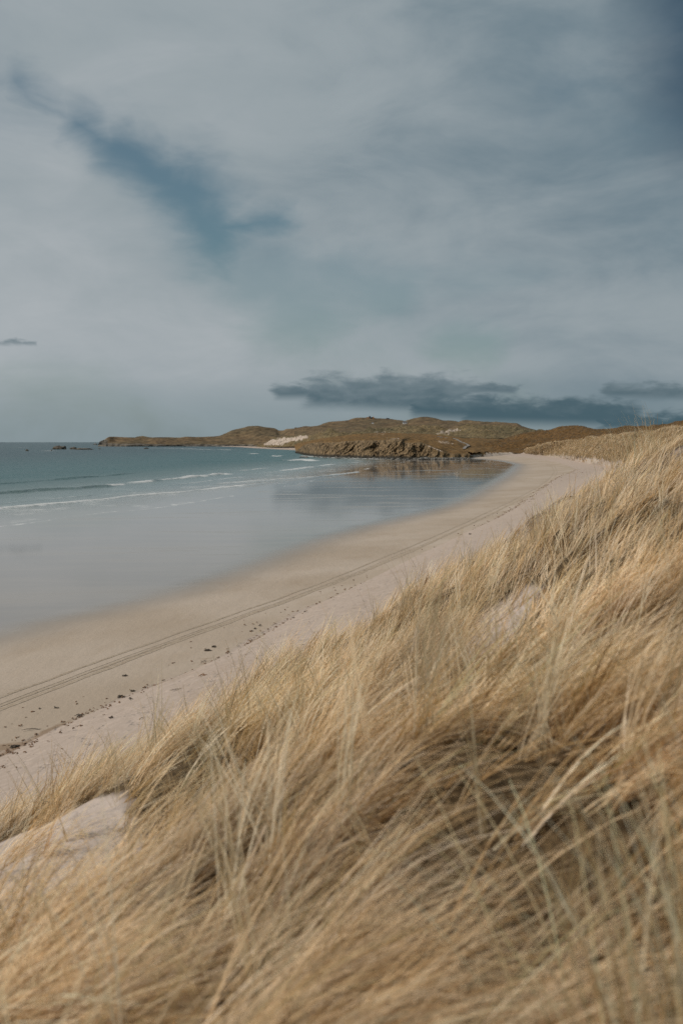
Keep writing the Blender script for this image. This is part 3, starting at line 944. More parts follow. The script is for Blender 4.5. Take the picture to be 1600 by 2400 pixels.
# places the wind keeps bare (as seen from the camera, then fixed to the ground)
BARE = [
    [(-400, 2050), (-60, 1940), (90, 1885), (240, 1842), (282, 1838), (276, 1885), (320, 1950), (350, 2020), (330, 2100), (250, 2170), (140, 2215), (0, 2270), (-400, 2420)],
    [(1068, 1500), (1120, 1448), (1200, 1395), (1262, 1360), (1270, 1400), (1240, 1450), (1180, 1520), (1100, 1560)],
    [(615, 1735), (640, 1702), (730, 1690), (740, 1730), (700, 1770), (625, 1775)],
]


def bare_mask(x, y, z):
    px, py, dpt = to_px(np.stack([x, y, z], -1))
    wob = fbm(x / 0.7, y / 0.7, 220, 4) * 1.6
    pl = sp_of(x, y)[1]
    lip = pl < 6.9 - 0.0075 * np.clip(px, -100, 320)
    r = np.zeros(np.shape(x))
    for k, poly in enumerate(BARE):
        r = np.maximum(r, inside(px + wob * 26, py + wob * 16, poly) * (dpt > 1) * (1.0, 0.78, 0.75)[k] * (lip if k == 0 else 1.0))
    return r


def build_dune():
    s = np.linspace(-10, 46, 520)
    pl = np.concatenate([np.linspace(-45, -10, 50), np.linspace(-9.8, 16, 280), np.linspace(16.3, 24, 20)])
    S_, P_ = np.meshgrid(s, pl, indexing='ij')
    X, Y = xy_of(S_, P_)
    Z = dune_z(X, Y)
    bm = bare_mask(X, Y, Z)
    Z = np.maximum(Z, 1.0)
    for _ in range(10):
        q = np.pad(bm, 1, mode='edge')
        bm = (q[:-2, 1:-1] + q[2:, 1:-1] + q[1:-1, :-2] + q[1:-1, 2:] + 2 * q[1:-1, 1:-1]) / 6
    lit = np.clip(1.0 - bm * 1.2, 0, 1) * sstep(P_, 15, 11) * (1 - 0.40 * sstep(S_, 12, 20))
    o = mesh_obj("dune", np.stack([X, Y, Z], -1), grid_faces(len(s), len(pl)), m_ds, {'litter_shade': lit})
    tag(o, kind='structure')


build_dune()

# ------------------------------------------------------------------ marram grass
m_gr, T = new_mat("dry_marram")
tc = T.attr('tint', 'Color')
pr = principled(T, **{'Base Color': tc, 'Roughness': 0.6, 'Specular IOR Level': 0.25})
tl = T.node('ShaderNodeBsdfTranslucent', ins={'Color': T.mix(1.0, tc, (1.1, 0.95, 0.7), 'MULTIPLY')})
finish(T, T.node('ShaderNodeMixShader', ins={0: 0.34, 1: pr, 2: tl}))

PAL = np.array([
    (0.640, 0.470, 0.275), (0.700, 0.540, 0.340), (0.735, 0.600, 0.425), (0.560, 0.380, 0.185),
    (0.430, 0.275, 0.122), (0.245, 0.150, 0.066), (0.400, 0.345, 0.180), (0.550, 0.460, 0.290)])
PAL = np.clip(PAL * np.array([1.04, 1.05, 1.11]), 0, 0.78)
PW = np.array([0.26, 0.23, 0.14, 0.16, 0.08, 0.05, 0.03, 0.05])


def blades(root, az_, lean, length, width, droop, rows, tint, twist):
    """flat tapering leaves: root (n,3), heading az, lean from upright, length, droop of the tip"""
    n = len(root)
    t = np.linspace(0, 1, rows)
    # angle from the vertical grows along the leaf
    ang = lean[:, None] * (0.66 + 0.34 * t[None]) + droop[:, None] * t[None] ** 2
    seg = length[:, None] / (rows - 1)
    am = 0.5 * (ang[:, 1:] + ang[:, :-1])
    hx = np.concatenate([np.zeros((n, 1)), np.cumsum(np.sin(am) * seg, 1)], 1)
    hz = np.concatenate([np.zeros((n, 1)), np.cumsum(np.cos(am) * seg, 1)], 1)
    ca, sa_ = np.cos(az_)[:, None], np.sin(az_)[:, None]
    bow = (twist[:, None] * t[None] ** 2) * length[:, None] * 0.22
    cx = root[:, 0:1] + hx * ca - bow * sa_
    cy = root[:, 1:2] + hx * sa_ + bow * ca
    cz = root[:, 2:3] + hz
    wd = width[:, None] * (np.clip(1.15 - t, 0.06, 1) ** 0.6)[None] * 0.5
    # the blade faces a random way about its own axis
    fa = az_ + np.pi / 2 + twist * 1.4
    ox = np.cos(fa)[:, None] * wd; oy = np.sin(fa)[:, None] * wd
    V = np.empty((n, rows, 2, 3))
    V[:, :, 0] = np.stack([cx - ox, cy - oy, cz], -1)
    V[:, :, 1] = np.stack([cx + ox, cy + oy, cz], -1)
    i = np.arange(rows - 1)
    f = np.stack([2 * i, 2 * i + 1, 2 * i + 3, 2 * i + 2], -1)
    F = (f[None] + (np.arange(n) * rows * 2)[:, None, None]).reshape(-1, 4)
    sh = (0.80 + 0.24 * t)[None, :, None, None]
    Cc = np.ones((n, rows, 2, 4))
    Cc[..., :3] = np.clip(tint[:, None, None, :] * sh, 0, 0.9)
    return V.reshape(-1, 3), F, Cc.reshape(-1, 4)


def tints(n, base_mix=None):
    k = rng.choice(len(PAL), n, p=PW / PW.sum())
    t = PAL[k] * (0.86 + 0.28 * rng.random((n, 1)))
    return t


WIND = math.radians(18)      # leaves are combed towards +x and a little away


def scatter_tufts(n_try):
    """tuft roots in the part of the dune that can be seen, thinner with distance"""
    d = 0.9 * (46 / 0.9) ** (rng.random(n_try) ** 0.72)
    px = rng.uniform(-420, 2050, n_try)
    x = (px - 800) / FP * d; y = d
    # the near slope on both sides, a few steps beyond the picture
    k = n_try // 6
    d2 = rng.uniform(0.8, 9.0, k)
    side_ = np.where(rng.random(k) < 0.6, 1, -1)
    x2 = side_ * (0.5 * d2 + rng.random(k) * 2.6)
    x = np.concatenate([x, x2]); y = np.concatenate([y, d2]); d = np.concatenate([d, d2])
    return x, y, d


def build_grass():
    NT_ = 14500
    x, y, d = scatter_tufts(NT_)
    NT_ = len(x)
    s, pl = sp_of(x, y)
    z = dune_z(x, y)
    ok = (pl < 13.0) & (s < 44)
    bm = bare_mask(x, y, z)
    ok &= rng.random(NT_) > bm * 0.93
    # clumpy growth
    cl_ = fbm(x / 1.1, y / 1.1, 230, 3)
    ok &= rng.random(NT_) < np.clip(0.58 + 0.32 * sstep(d, 11, 17) + cl_ * 2.4, 0.05, 1)
    ok &= np.hypot(x, y) > 2.35 + 0.7 * fbm(x / 0.8, y / 0.8, 225, 2) + 0.35 * sstep(x, -0.3, 0.3) * sstep(x, 1.8, 1.3)
    gpx, gpy, _ = to_px(np.stack([x, y, z], -1))
    hole = inside(gpx, gpy, [(980, 2130), (1180, 2010), (1420, 1930), (1530, 1990), (1520, 2330), (1450, 2600), (820, 2600), (860, 2330)])
    ok &= ~(hole & (rng.random(NT_) < 0.96))
    ok &= ~((gpx > 640) & (gpx < 980) & (gpy > 2080) & (rng.random(NT_) < 0.6))
    ok &= ~((d < 6) & (rng.random(NT_) < 0.45 * (cl_ < 0.12)))
    x, y, d, z, cl_ = x[ok], y[ok], d[ok], z[ok], cl_[ok]
    nt = len(x)
    flow = math.radians(-6) + (WIND + math.radians(6)) * sstep(d, 5, 16) + 0.75 * fbm(x / 4.5, y / 4.5, 240, 2) + rng.normal(0, 0.22, nt)
    lb = np.clip(0.92 + 0.16 * sstep(d, 9, 3) + 0.50 * fbm(x / 3.2, y / 3.2, 250, 2) + rng.normal(0, 0.10, nt), 0.22, 1.25)
    hs = np.clip(0.98 + 0.60 * fbm(x / 2.4, y / 2.4, 260, 3) + rng.normal(0, 0.10, nt), 0.5, 1.4)
    tone = np.clip(1.0 + 0.75 * fbm(x / 1.4, y / 1.4, 270, 3) + rng.normal(0, 0.06, nt), 0.55, 1.22)
    green = np.clip(fbm(x / 2.7, y / 2.7, 280, 3) * 1.2 - 0.30, 0, 0.3)
    rad = (0.06 + 0.10 * rng.random(nt)) * (1 + d / 30)
    # every tuft is a handful of wisps, every wisp a few leaves lying together
    nw = np.clip(6 - d * 0.06, 4, 6).astype(int)
    wt = np.repeat(np.arange(nt), nw)
    NWp = len(wt)
    wr = rad[wt] * np.sqrt(rng.random(NWp)); wa = rng.random(NWp) * 2 * np.pi
    wx_ = x[wt] + wr * np.cos(wa); wy_ = y[wt] + wr * np.sin(wa)
    odd = rng.random(NWp) < 0.05
    waz = np.where(odd, rng.random(NWp) * 2 * np.pi, flow[wt] + rng.normal(0, 0.38, NWp))
    wlean = np.where(odd, rng.uniform(0.15, 0.7, NWp), np.clip(lb[wt] + rng.normal(0, 0.20, NWp), 0.05, 1.4))
    wlen = hs[wt] * (0.58 + 0.40 * rng.random(NWp)) * (1 + 0.22 * sstep(d, 8, 3))[wt]
    wdrp = np.clip(rng.normal(0.40, 0.20, NWp), 0, 1.1)
    wtw = rng.normal(0, 0.45, NWp)
    wtn = tints(NWp) * tone[wt][:, None]
    wtn = wtn + (wtn * np.array([0.74, 0.92, 0.80]) - wtn) * green[wt][:, None]
    # dead, rotted leaves low in the tuft, their brown darkened to paint in shade
    dead_shade = (rng.random(NWp) < 0.14) & ~odd
    wlen = np.where(dead_shade, wlen * 0.45, wlen)
    wtn = np.where(dead_shade[:, None], PAL[5] * rng.uniform(0.45, 0.95, (NWp, 1)), wtn)
    wtn = np.where(odd[:, None], np.clip(PAL[rng.choice([1, 2, 7], NWp)] * 1.05, 0, 0.75), wtn)
    per = np.clip(6 - d * 0.05, 4, 6).astype(int)[wt]
    tid = np.repeat(np.arange(NWp), per)
    n = len(tid)
    dd = d[wt][tid]
    jr = 0.012 + 0.0012 * dd
    rx = wx_[tid] + rng.normal(0, 1, n) * jr; ry = wy_[tid] + rng.normal(0, 1, n) * jr
    rz = dune_z(rx, ry) - 0.03
    azb = waz[tid] + rng.normal(0, 0.13, n)
    lean = np.clip(wlean[tid] + rng.normal(0, 0.09, n), 0.02, 1.45)
    length = wlen[tid] * (0.72 + 0.36 * rng.random(n))
    width = np.maximum(0.0055 + 0.0035 * rng.random(n), 0.44 * dd / 994.0)
    droop = np.clip(wdrp[tid] + rng.normal(0, 0.10, n), 0, 1.2)
    tw = wtw[tid] + rng.normal(0, 0.25, n)
    tn = wtn[tid] * (0.86 + 0.28 * rng.random((n, 1)))
    near = dd < 9
    Vs, Fs, Cs, off = [], [], [], 0
    for sel, rows in ((near, 6), (~near, 5)):
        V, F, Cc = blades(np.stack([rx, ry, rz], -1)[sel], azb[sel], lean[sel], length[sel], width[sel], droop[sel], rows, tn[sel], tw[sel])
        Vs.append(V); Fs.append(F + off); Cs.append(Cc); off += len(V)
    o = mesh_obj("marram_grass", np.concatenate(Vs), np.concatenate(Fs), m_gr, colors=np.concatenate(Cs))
    tag(o, 'dry straw coloured marram grass covering the foreground dune', 'grass', kind='stuff')
    print("GRASS blades", n, "tufts", nt)


build_grass()


def tuft_thing(px, py, d, nblade, hlen, heading, spread, lean, label, rad=0.25, wmin=0.005, droop=0.5):
    c0_ = at(np.array([px]), np.array([py]), np.array([d]))[0]
    rr = rad * np.sqrt(rng.random(nblade)); ra = rng.random(nblade) * 2 * np.pi
    rx = c0_[0] + rr * np.cos(ra); ry = c0_[1] + rr * np.sin(ra)
    rz = dune_z(rx, ry) - 0.03
    n = nblade
    V, F, Cc = blades(np.stack([rx, ry, rz], -1), heading + rng.normal(0, spread, n), np.clip(rng.normal(lean, 0.14, n), 0.02, 1.2), hlen * (0.6 + 0.4 * rng.random(n)),
                      np.maximum(wmin, 0.36 * d / 994) * np.ones(n), np.clip(rng.normal(droop, 0.2, n), 0, 1.3), 9, np.clip(tints(n) * 1.1, 0, 0.7), rng.normal(0, 0.3, n))
    org = np.array([c0_[0], c0_[1], dune_z(c0_[0], c0_[1])])
    o = mesh_obj("marram_tuft", V - org, F, m_gr, colors=Cc)
    o.location = org
    tag(o, label, 'grass tuft', 'tall marram tufts standing above the dune')
    return o


tuft_thing(1490, 1140, 22, 110, 1.30, math.radians(165), 0.55, 0.22, 'tall pale marram tuft with tips bent left, topmost at right against far dunes', 0.55)
tuft_thing(1275, 1370, 16, 60, 1.05, math.radians(120), 0.8, 0.2, 'upright fan of tall marram above the small bare sand patch on right', 0.22)
tuft_thing(1500, 2230, 2.6, 16, 1.35, math.radians(150), 0.35, 0.45, 'few long pale marram blades arching up left, nearest the lens at lower right', 0.16, 0.008, 0.6)
tuft_thing(1430, 2060, 2.9, 90, 1.05, math.radians(185), 0.35, 1.12, 'blurred marram tuft drooping left over a dark hollow at lower right', 0.24, 0.006, 0.75)
tuft_thing(1640, 2200, 2.2, 90, 1.0, math.radians(120), 0.5, 0.35, 'blurred upright marram tuft cut by the right edge of the picture', 0.18, 0.007, 0.4)

# ------------------------------------------------------------------ tufts on the dunes across the sand
def far_tufts(name, V, keepf, count, hgt, label, seed, tone=1.0):
    r = np.random.default_rng(seed)
    nv_, nu_ = V.shape[:2]
    i = r.integers(0, nv_ - 1, count * 4); j = r.integers(0, nu_ - 1, count * 4)
    a = r.random((count * 4, 1)); b_ = r.random((count * 4, 1))
    Pn = V[i, j] * (1 - a) * (1 - b_) + V[i + 1, j] * a * (1 - b_) + V[i, j + 1] * (1 - a) * b_ + V[i + 1, j + 1] * a * b_
    area = np.linalg.norm(np.cross(V[i + 1, j] - V[i, j], V[i, j + 1] - V[i, j]), axis=1)
    k = r.random(count * 4) < np.clip(area / np.percentile(area, 92), 0, 1) * keepf(Pn)
    Pn = Pn[k][:count]
    n = len(Pn)
    nb_ = 7
    root = np.repeat(Pn, nb_, 0) + np.concatenate([r.normal(0, hgt * 0.28, (n * nb_, 2)), np.full((n * nb_, 1), -0.08)], 1)
    az_ = r.normal(0.3, 0.8, n * nb_)
    tn = PAL[r.choice(8, n * nb_, p=PW / PW.sum())] * tone * np.repeat(0.62 + 0.4 * r.random((n, 1)), nb_, 0)
    dd = np.hypot(root[:, 0], root[:, 1])
    V_, F_, C_ = blades(root, az_, np.clip(r.normal(0.75, 0.25, n * nb_), 0, 1.3), hgt * (0.6 + 0.7 * r.random(n * nb_)), np.maximum(0.035, dd / 994 * 0.22), np.full(n * nb_, 0.4), 3, tn, r.normal(0, 0.5, n * nb_))
    o = mesh_obj(name, V_, F_, m_gr, colors=C_)
    tag(o, label, 'grass', kind='stuff')


def keep_r(Pn):
    h = Pn[:, 2]
    c_ = fbm(Pn[:, 0] / 7, Pn[:, 1] / 7, 300, 3)
    return np.clip(sstep(h, 3.0, 8) * 0.9 + 0.06 + c_ * 1.1 * sstep(h, 9, 4), 0, 1)


far_tufts("dune_tufts", V_r[:103], keep_r, 15000, 0.95, 'ragged marram tufts running down the seaward dunes onto the sand', 301, 1.0)
far_tufts("hill_tufts", V_b[:69], lambda Pn: np.clip(0.5 + fbm(Pn[:, 0] / 15, Pn[:, 1] / 15, 310, 3), 0, 1), 9000, 0.7, 'short brown tufts over the rounded hill at the beach end', 302, 0.36)
far_tufts("dune_scrub", V_mid[:53], lambda Pn: np.clip(0.35 + 1.2 * fbm(Pn[:, 0] / 25, Pn[:, 1] / 25, 320, 3), 0, 1), 7000, 0.9, 'grey green tufts on the marram dunes behind the rocky headland', 303, 0.46)

# ------------------------------------------------------------------ rocks
m_rock, T = new_mat("wet_dark_rock")
p = T.pos()
n1 = T.noise(p, 0.35, 6, 0.7)
c = T.mix(T.ss(n1, 0.38, 0.62), (0.035, 0.030, 0.024), (0.125, 0.098, 0.066))
finish(T, principled(T, **{'Base Color': c, 'Roughness': 0.8, 'Normal': T.bump(n1, 0.8, 1.0)}))


def ico(sub=2):
    import bmesh
    bm = bmesh.new()
    bmesh.ops.create_icosphere(bm, subdivisions=sub, radius=1.0)
    v = np.array([q.co[:] for q in bm.verts]); f = np.array([[w.index for w in q.verts] for q in bm.faces])
    bm.free()
    return v, f


IV, IF = ico(3)
IV1, IF1 = ico(1)


def skerry(px, py, wpx, hpx, label, depth_k=0.6, seed=0, jag=0.35):
    c_ = on_z(np.array([px]), np.array([py]), 0.0)[0]
    d = c_[1]
    w = wpx * d / FP / 2; h = hpx * d / FP
    v = IV.copy()
    r = 1 + jag * fbm(v[:, 0] * 2.2 + seed, v[:, 1] * 2.2 + v[:, 2] * 1.7, seed, 4)
    v = v * r[:, None]
    v[:, 2] = np.maximum(v[:, 2], -0.25)
    v[:, 2] *= (1 + 0.6 * fbm(v[:, 0] * 1.6 + 5, v[:, 1] * 0.5 + seed, seed + 3, 3))
    v = v * np.array([w, w * depth_k, h])
    o = mesh_obj("sea_rock", v, IF, m_rock, smooth=False)
    o.location = (c_[0], c_[1], 0)
    tag(o, label, 'rock', 'dark skerries off the far headland')


skerry(141, 1053, 32, 8.5, 'large humped dark rock, highest of the skerries in the bay', seed=1)
skerry(196, 1054, 42, 3.6, 'long low black reef just right of the humped rock', 0.25, seed=2)
skerry(172, 1053, 16, 5.2, 'small peaked rock at the left end of the low black reef', seed=3)
skerry(64, 1057, 8, 3.2, 'small lone brown rock nearest the left edge of the sea', seed=4)
skerry(121, 1056.5, 5, 2.4, 'tiny dark rock with white water left of the humped rock', seed=5)
skerry(224, 1042.3, 10, 2.4, 'low dark rock at the tip of the far headland', seed=6)
skerry(343, 1052, 13, 2.6, 'flat dark rock awash in front of the far headland', 0.3, seed=7)
skerry(234, 1052.3, 6, 1.4, 'tiny flat rock awash between the black reef and the headland', 0.3, seed=8)


m_bld, T = new_mat("grey_boulder")
p = T.pos()
n1 = T.noise(p, 0.5, 5, 0.7)
c = T.mix(T.ss(n1, 0.38, 0.62), (0.035, 0.033, 0.029), (0.20, 0.185, 0.16))
finish(T, principled(T, **{'Base Color': c, 'Roughness': 0.85, 'Normal': T.bump(n1, 0.6, 0.4)}))


def boulders():
    r = np.random.default_rng(21)
    n = 1040
    px = np.concatenate([r.uniform(985, 1110, 800), r.uniform(1080, 1180, 160), r.uniform(700, 985, 80)])
    py = np.where(px < 985, 1071 + (px - 700) / 285 * 5.5 + r.normal(0, 0.6, n), np.where(px < 1100, r.uniform(1066, 1076, n), 1065.5 + r.normal(0, 1.6, n)))
    zz = np.where(px < 985, 0.2, 0.5 + (1076 - py) * 0.12)
    c_ = on_z(px, py, zz)
    Vs, Fs = [], []
    for k in range(n):
        sz = r.uniform(0.35, 1.2) * (1.2 if px[k] < 1090 else 0.7)
        v = IV1 * (1 + 0.3 * r.normal(0, 1, (len(IV1), 1)) * 0.6) * np.array([sz * r.uniform(.8, 1.5), sz, sz * r.uniform(.5, .8)])
        a = r.uniform(0, 6.28)
        v = v @ np.array([[math.cos(a), -math.sin(a), 0], [math.sin(a), math.cos(a), 0], [0, 0, 1]])
        Vs.append(v + c_[k]); Fs.append(IF1 + k * len(IV1))
    o = mesh_obj("shore_boulders", np.concatenate(Vs), np.concatenate(Fs), m_bld, smooth=False)
    tag(o, 'dark tumbled boulders along the foot of the rocky headland', 'boulders', kind='stuff')


boulders()

# ------------------------------------------------------------------ drape helper
AV = np.concatenate([v for v, f, s_ in LAND])
offs = np.cumsum([0] + [len(v) for v, f, s_ in LAND[:-1]])
AF = np.concatenate([f + o_ for (v, f, s_), o_ in zip(LAND, offs)])
BVH = BVHTree.FromPolygons(AV.tolist(), AF.tolist())


def hit(px, py):
    v = ray(np.array([px]), np.array([py]))[0]
    loc, nor, idx, dist = BVH.ray_cast(Vector((0, 0, CZ)), Vector(v))
    return loc


def ground_at(x, y, z0=400):
    loc, nor, idx, dist = BVH.ray_cast(Vector((x, y, z0)), Vector((0, 0, -1)))
    return loc.z if loc else 0.0


# ------------------------------------------------------------------ the winding track
m_tr, T = new_mat("pale_track")
p = T.pos()
c = T.mix(T.noise(p, 0.4, 4), (0.15, 0.135, 0.12), (0.24, 0.215, 0.19))
finish(T, principled(T, **{'Base Color': c, 'Roughness': 0.9}))


def ribbon(name, pts, half, mat, kind, lift=0.03, attrs=None):
    """strip on the land through world points, width in metres"""
    a = np.array(pts, float)
    u = np.concatenate([[0], np.cumsum(np.linalg.norm(np.diff(a[:, :2], axis=0), axis=1))])
    q = np.linspace(0, u[-1], 140)
    c_ = np.stack([pchip(u, a[:, k], q) for k in range(2)], -1)
    tg = np.gradient(c_, axis=0); tg /= np.linalg.norm(tg, axis=1)[:, None]
    nn = np.stack([-tg[:, 1], tg[:, 0]], -1)
    w_ = np.linspace(-1, 1, 5)
    V = np.empty((len(q), 5, 3))
    for k, t in enumerate(w_):
        V[:, k, :2] = c_ + nn * half * t
    zz = np.array([[ground_at(V[i, k, 0], V[i, k, 1]) for k in range(5)] for i in range(len(q))])
    V[..., 2] = np.maximum(zz, zz.max(1)[:, None] - 0.15) + lift
    o = mesh_obj(name, V, grid_faces(len(q), 5), mat)
    tag(o, kind=kind)
    return o


tp = [(1024, 1023), (1045, 1026.5), (1062, 1028.5), (1076, 1034), (1088, 1040), (1096, 1043.5), (1090, 1049), (1086, 1053)]
pts = [hit(*q) for q in tp]
pts = [(l.x, l.y, l.z) for l in pts if l is not None]
if len(pts) > 3:
    ribbon("winding_track", pts, 1.25, m_tr, 'structure', 0.25)

# ------------------------------------------------------------------ buildings on the hill
def flat_mat(name, col, rough=0.9):
    m, T = new_mat(name)
    p = T.pos()
    n = T.noise(p, 0.9, 5, 0.6)
    c_ = T.mix(T.ss(n, 0.35, 0.65), tuple(0.75 * q for q in col), tuple(min(1, 1.15 * q) for q in col))
    finish(T, principled(T, **{'Base Color': c_, 'Roughness': rough}))
    return m


m_ora = flat_mat("rusty_brick", (0.36, 0.17, 0.06))
m_dk = flat_mat("dark_stone", (0.07, 0.07, 0.075))
m_wh = flat_mat("white_render", (0.72, 0.70, 0.68))
m_slate = flat_mat("slate_roof", (0.09, 0.09, 0.10))
m_glass = flat_mat("dark_window", (0.02, 0.025, 0.03), 0.2)


def box(name, c_, size, mat, parent, taper=0.0):
    x, y, z = c_; a, b_, h = size
    t = 1 - taper
    v = [(x - a / 2, y - b_ / 2, z), (x + a / 2, y - b_ / 2, z), (x + a / 2, y + b_ / 2, z), (x - a / 2, y + b_ / 2, z),
         (x - a / 2 * t, y - b_ / 2 * t, z + h), (x + a / 2 * t, y - b_ / 2 * t, z + h), (x + a / 2 * t, y + b_ / 2 * t, z + h), (x - a / 2 * t, y + b_ / 2 * t, z + h)]
    f = [(0, 3, 2, 1), (4, 5, 6, 7), (0, 1, 5, 4), (1, 2, 6, 5), (2, 3, 7, 6), (3, 0, 4, 7)]
    return mesh_obj(name, v, f, mat, smooth=False, parent=parent)


def gable(name, c_, size, mat, parent):
    x, y, z = c_; a, b_, h = size
    v = [(x - a / 2, y - b_ / 2, z), (x + a / 2, y - b_ / 2, z), (x + a / 2, y + b_ / 2, z), (x - a / 2, y + b_ / 2, z), (x - a / 2, y, z + h), (x + a / 2, y, z + h)]
    me = bpy.data.meshes.new(name)
    me.from_pydata(v, [], [(0, 3, 2, 1), (0, 1, 5, 4), (2, 3, 4, 5), (1, 2, 5), (3, 0, 4)])
    me.materials.append(mat)
    o = bpy.data.objects.new(name, me); COL.objects.link(o); o.parent = parent
    return o


def root_at(name, px, py, label, cat, back=0.0, group=None):
    l = hit(px, py)
    if l is None:
        l = Vector(at(np.array([px]), np.array([py]), np.array([2600.0]))[0])
    e = bpy.data.objects.new(name, None)
    COL.objects.link(e)
    e.location = (l.x, l.y + back, ground_at(l.x, l.y + back))
    tag(e, label, cat, group)
    return e


ru = root_at("ruined_lookout", 867, 980.5, 'roofless lookout ruin of rusty and dark walls on the hilltop', 'ruin')
box("wall", (-5.2, 0, -1.5), (5.5, 5, 4.6), m_ora, ru, 0.03)
tw = box("tower", (-0.8, 0.3, -1.5), (3.8, 4.6, 7.2), m_dk, ru, 0.03)
box("window", (-0.8, -2.02, 3.4), (1.0, 0.25, 1.2), m_glass, tw)
box("wall", (3.6, 0.6, -1.5), (5.0, 3.0, 4.4), m_dk, ru, 0.03)
box("wall", (7.8, 0.2, -1.5), (3.4, 4.4, 5.4), m_ora, ru, 0.05)
hu = root_at("hilltop_hut", 908, 982.7, 'low dark flat hut right of the hilltop ruin', 'hut')
box("wall", (0, 0, -1), (7.5, 4.5, 3.4), m_dk, hu)
box("roof", (0.4, 0, 2.4), (8.6, 5.4, 0.5), m_slate, hu)
box("door", (-2.0, -2.3, -0.4), (1.0, 0.2, 2.2), m_ora, hu)
ct = root_at("white_cottage", 948, 993.5, 'tiny white cottage in the saddle between the two hills', 'cottage')
box("wall", (0, 0, -1), (9, 5, 4.0), m_wh, ct)
gable("roof", (0, 0, 3.0), (9.4, 5.6, 2.2), m_slate, ct)
box("window", (-2, -2.55, 0.9), (1.0, 0.2, 1.2), m_glass, ct)
box("window", (2, -2.55, 0.9), (1.0, 0.2, 1.2), m_glass, ct)
bo = root_at("white_byre", 873, 993, 'small pale shed on the slope below the hilltop ruin', 'shed')
box("wall", (0, 0, -1), (4.6, 3, 2.9), m_wh, bo)
gable("roof", (0, 0, 1.9), (4.9, 3.4, 1.1), m_slate, bo)

# ------------------------------------------------------------------ vehicle tracks on the sand
m_rut, T = new_mat("churned_damp_sand")
p = T.pos()
n = T.noise(p, 3.5, 5, 0.7)
c = T.mix(T.ss(n, 0.3, 0.7), (0.265, 0.200, 0.138), (0.365, 0.295, 0.225))
finish(T, principled(T, **{'Base Color': c, 'Roughness': 0.95, 'Normal': T.bump(n, 0.8, 0.08)}))


def rut(off, half, y0, y1, seed, depth=0.012):
    ys = np.concatenate([np.arange(y0, min(y1, 140), 0.3), np.arange(140, y1, 1.2)]) if y1 > 140 else np.arange(y0, y1, 0.3)
    xs = curve(yT, xT, ys) + off + 0.25 * fbm(ys / 30, ys * 0 + seed, seed, 2)
    t = np.linspace(-1, 1, 7)
    pr_ = np.array([0.0, 1.0, 0.1, 0.3, 0.1, 1.0, 0.0])
    # ruts run mostly along the beach, offsets across it
    tg = np.gradient(np.stack([xs, ys], -1), axis=0); tg /= np.linalg.norm(tg, axis=1)[:, None]
    nx, ny = tg[:, 1], -tg[:, 0]
    wv = half * (1 + 0.5 * pn(ys * 0.35, ys * 0 + 3, seed) + 0.45 * pn(ys * 1.3, ys * 0 + 5, seed))
    V = np.empty((len(ys), 7, 3))
    V[..., 0] = xs[:, None] + nx[:, None] * t * wv[:, None]
    V[..., 1] = ys[:, None] + ny[:, None] * t * wv[:, None]
    V[..., 2] = beach_z(V[..., 0], V[..., 1]) + fbm(V[..., 0] / 6, V[..., 1] / 6, 2, 3) * 0.05 + fbm(V[..., 0] / 40, V[..., 1] / 40, 9, 2) * 0.012 + 0.012 + depth * pr_
    o = mesh_obj("tyre_track", V, grid_faces(len(ys), 7), m_rut)
    tag(o, kind='structure')


rut(-0.75, 0.13, 30, 560, 1, 0.010)
rut(0.62, 0.13, 30, 600, 2, 0.014)
rut(0.98, 0.20, 30, 300, 6, 0.006)

rut(0.25, 0.03, 40, 120, 3, 0.004)

# ------------------------------------------------------------------ seaweed and driftwood
m_kelp, T = new_mat("dark_kelp")
p = T.pos()
n = T.noise(p, 8, 4)
finish(T, principled(T, **{'Base Color': T.mix(n, (0.022, 0.016, 0.011), (0.075, 0.048, 0.027)), 'Roughness': 0.7}))
m_brn = flat_mat("brown_seaweed", (0.16, 0.085, 0.045))


def on_beach(px, py):
    z = 1.4
    for _ in range(6):
        q_ = on_z(np.array([px]), np.array([py]), z)[0]
        z = float(beach_z(q_[0], q_[1]))
    return q_[0], q_[1], z


def frond_mesh(r, length, nfr, thick):
    """several curled flattened straps lying in a heap"""
    Vs, Fs, off = [], [], 0
    for k in range(nfr):
        m_ = 9
        a = r.uniform(-0.7, 0.7) + (math.pi if r.random() < 0.35 else 0)
        ln = length * r.uniform(0.35, 1.0)
        t = np.linspace(0, 1, m_)
        heading = a + np.cumsum(r.normal(0, 0.28, m_))
        st_ = ln / (m_ - 1)
        cx = np.cumsum(np.cos(heading) * st_) - ln * 0.5 * math.cos(a) + r.normal(0, length * 0.08)
        cy = np.cumsum(np.sin(heading) * st_) * 0.8 + r.normal(0, length * 0.08)
        cz = 0.015 + np.abs(r.normal(0, thick * 0.5, m_)) + thick * np.sin(np.pi * t) * r.uniform(0.3, 1.1)
        w_ = thick * r.uniform(0.5, 1.1) * (0.35 + np.sin(np.pi * np.clip(t, 0.05, 0.95)))
        nx, ny = -np.sin(heading), np.cos(heading)
        ring = np.empty((m_, 6, 3))
        for j in range(6):
            th = j * math.pi / 3
            ring[:, j, 0] = cx + nx * w_ * math.cos(th); ring[:, j, 1] = cy + ny * w_ * math.cos(th)
            ring[:, j, 2] = cz + w_ * 0.45 * math.sin(th)
        i = np.arange(m_ - 1)[:, None] * 6; j = np.arange(6)[None]
        F = np.stack([i + j, i + (j + 1) % 6, i + 6 + (j + 1) % 6, i + 6 + j], -1).reshape(-1, 4)
        Vs.append(ring.reshape(-1, 3)); Fs.append(F + off); off += m_ * 6
    return np.concatenate(Vs), np.concatenate(Fs)


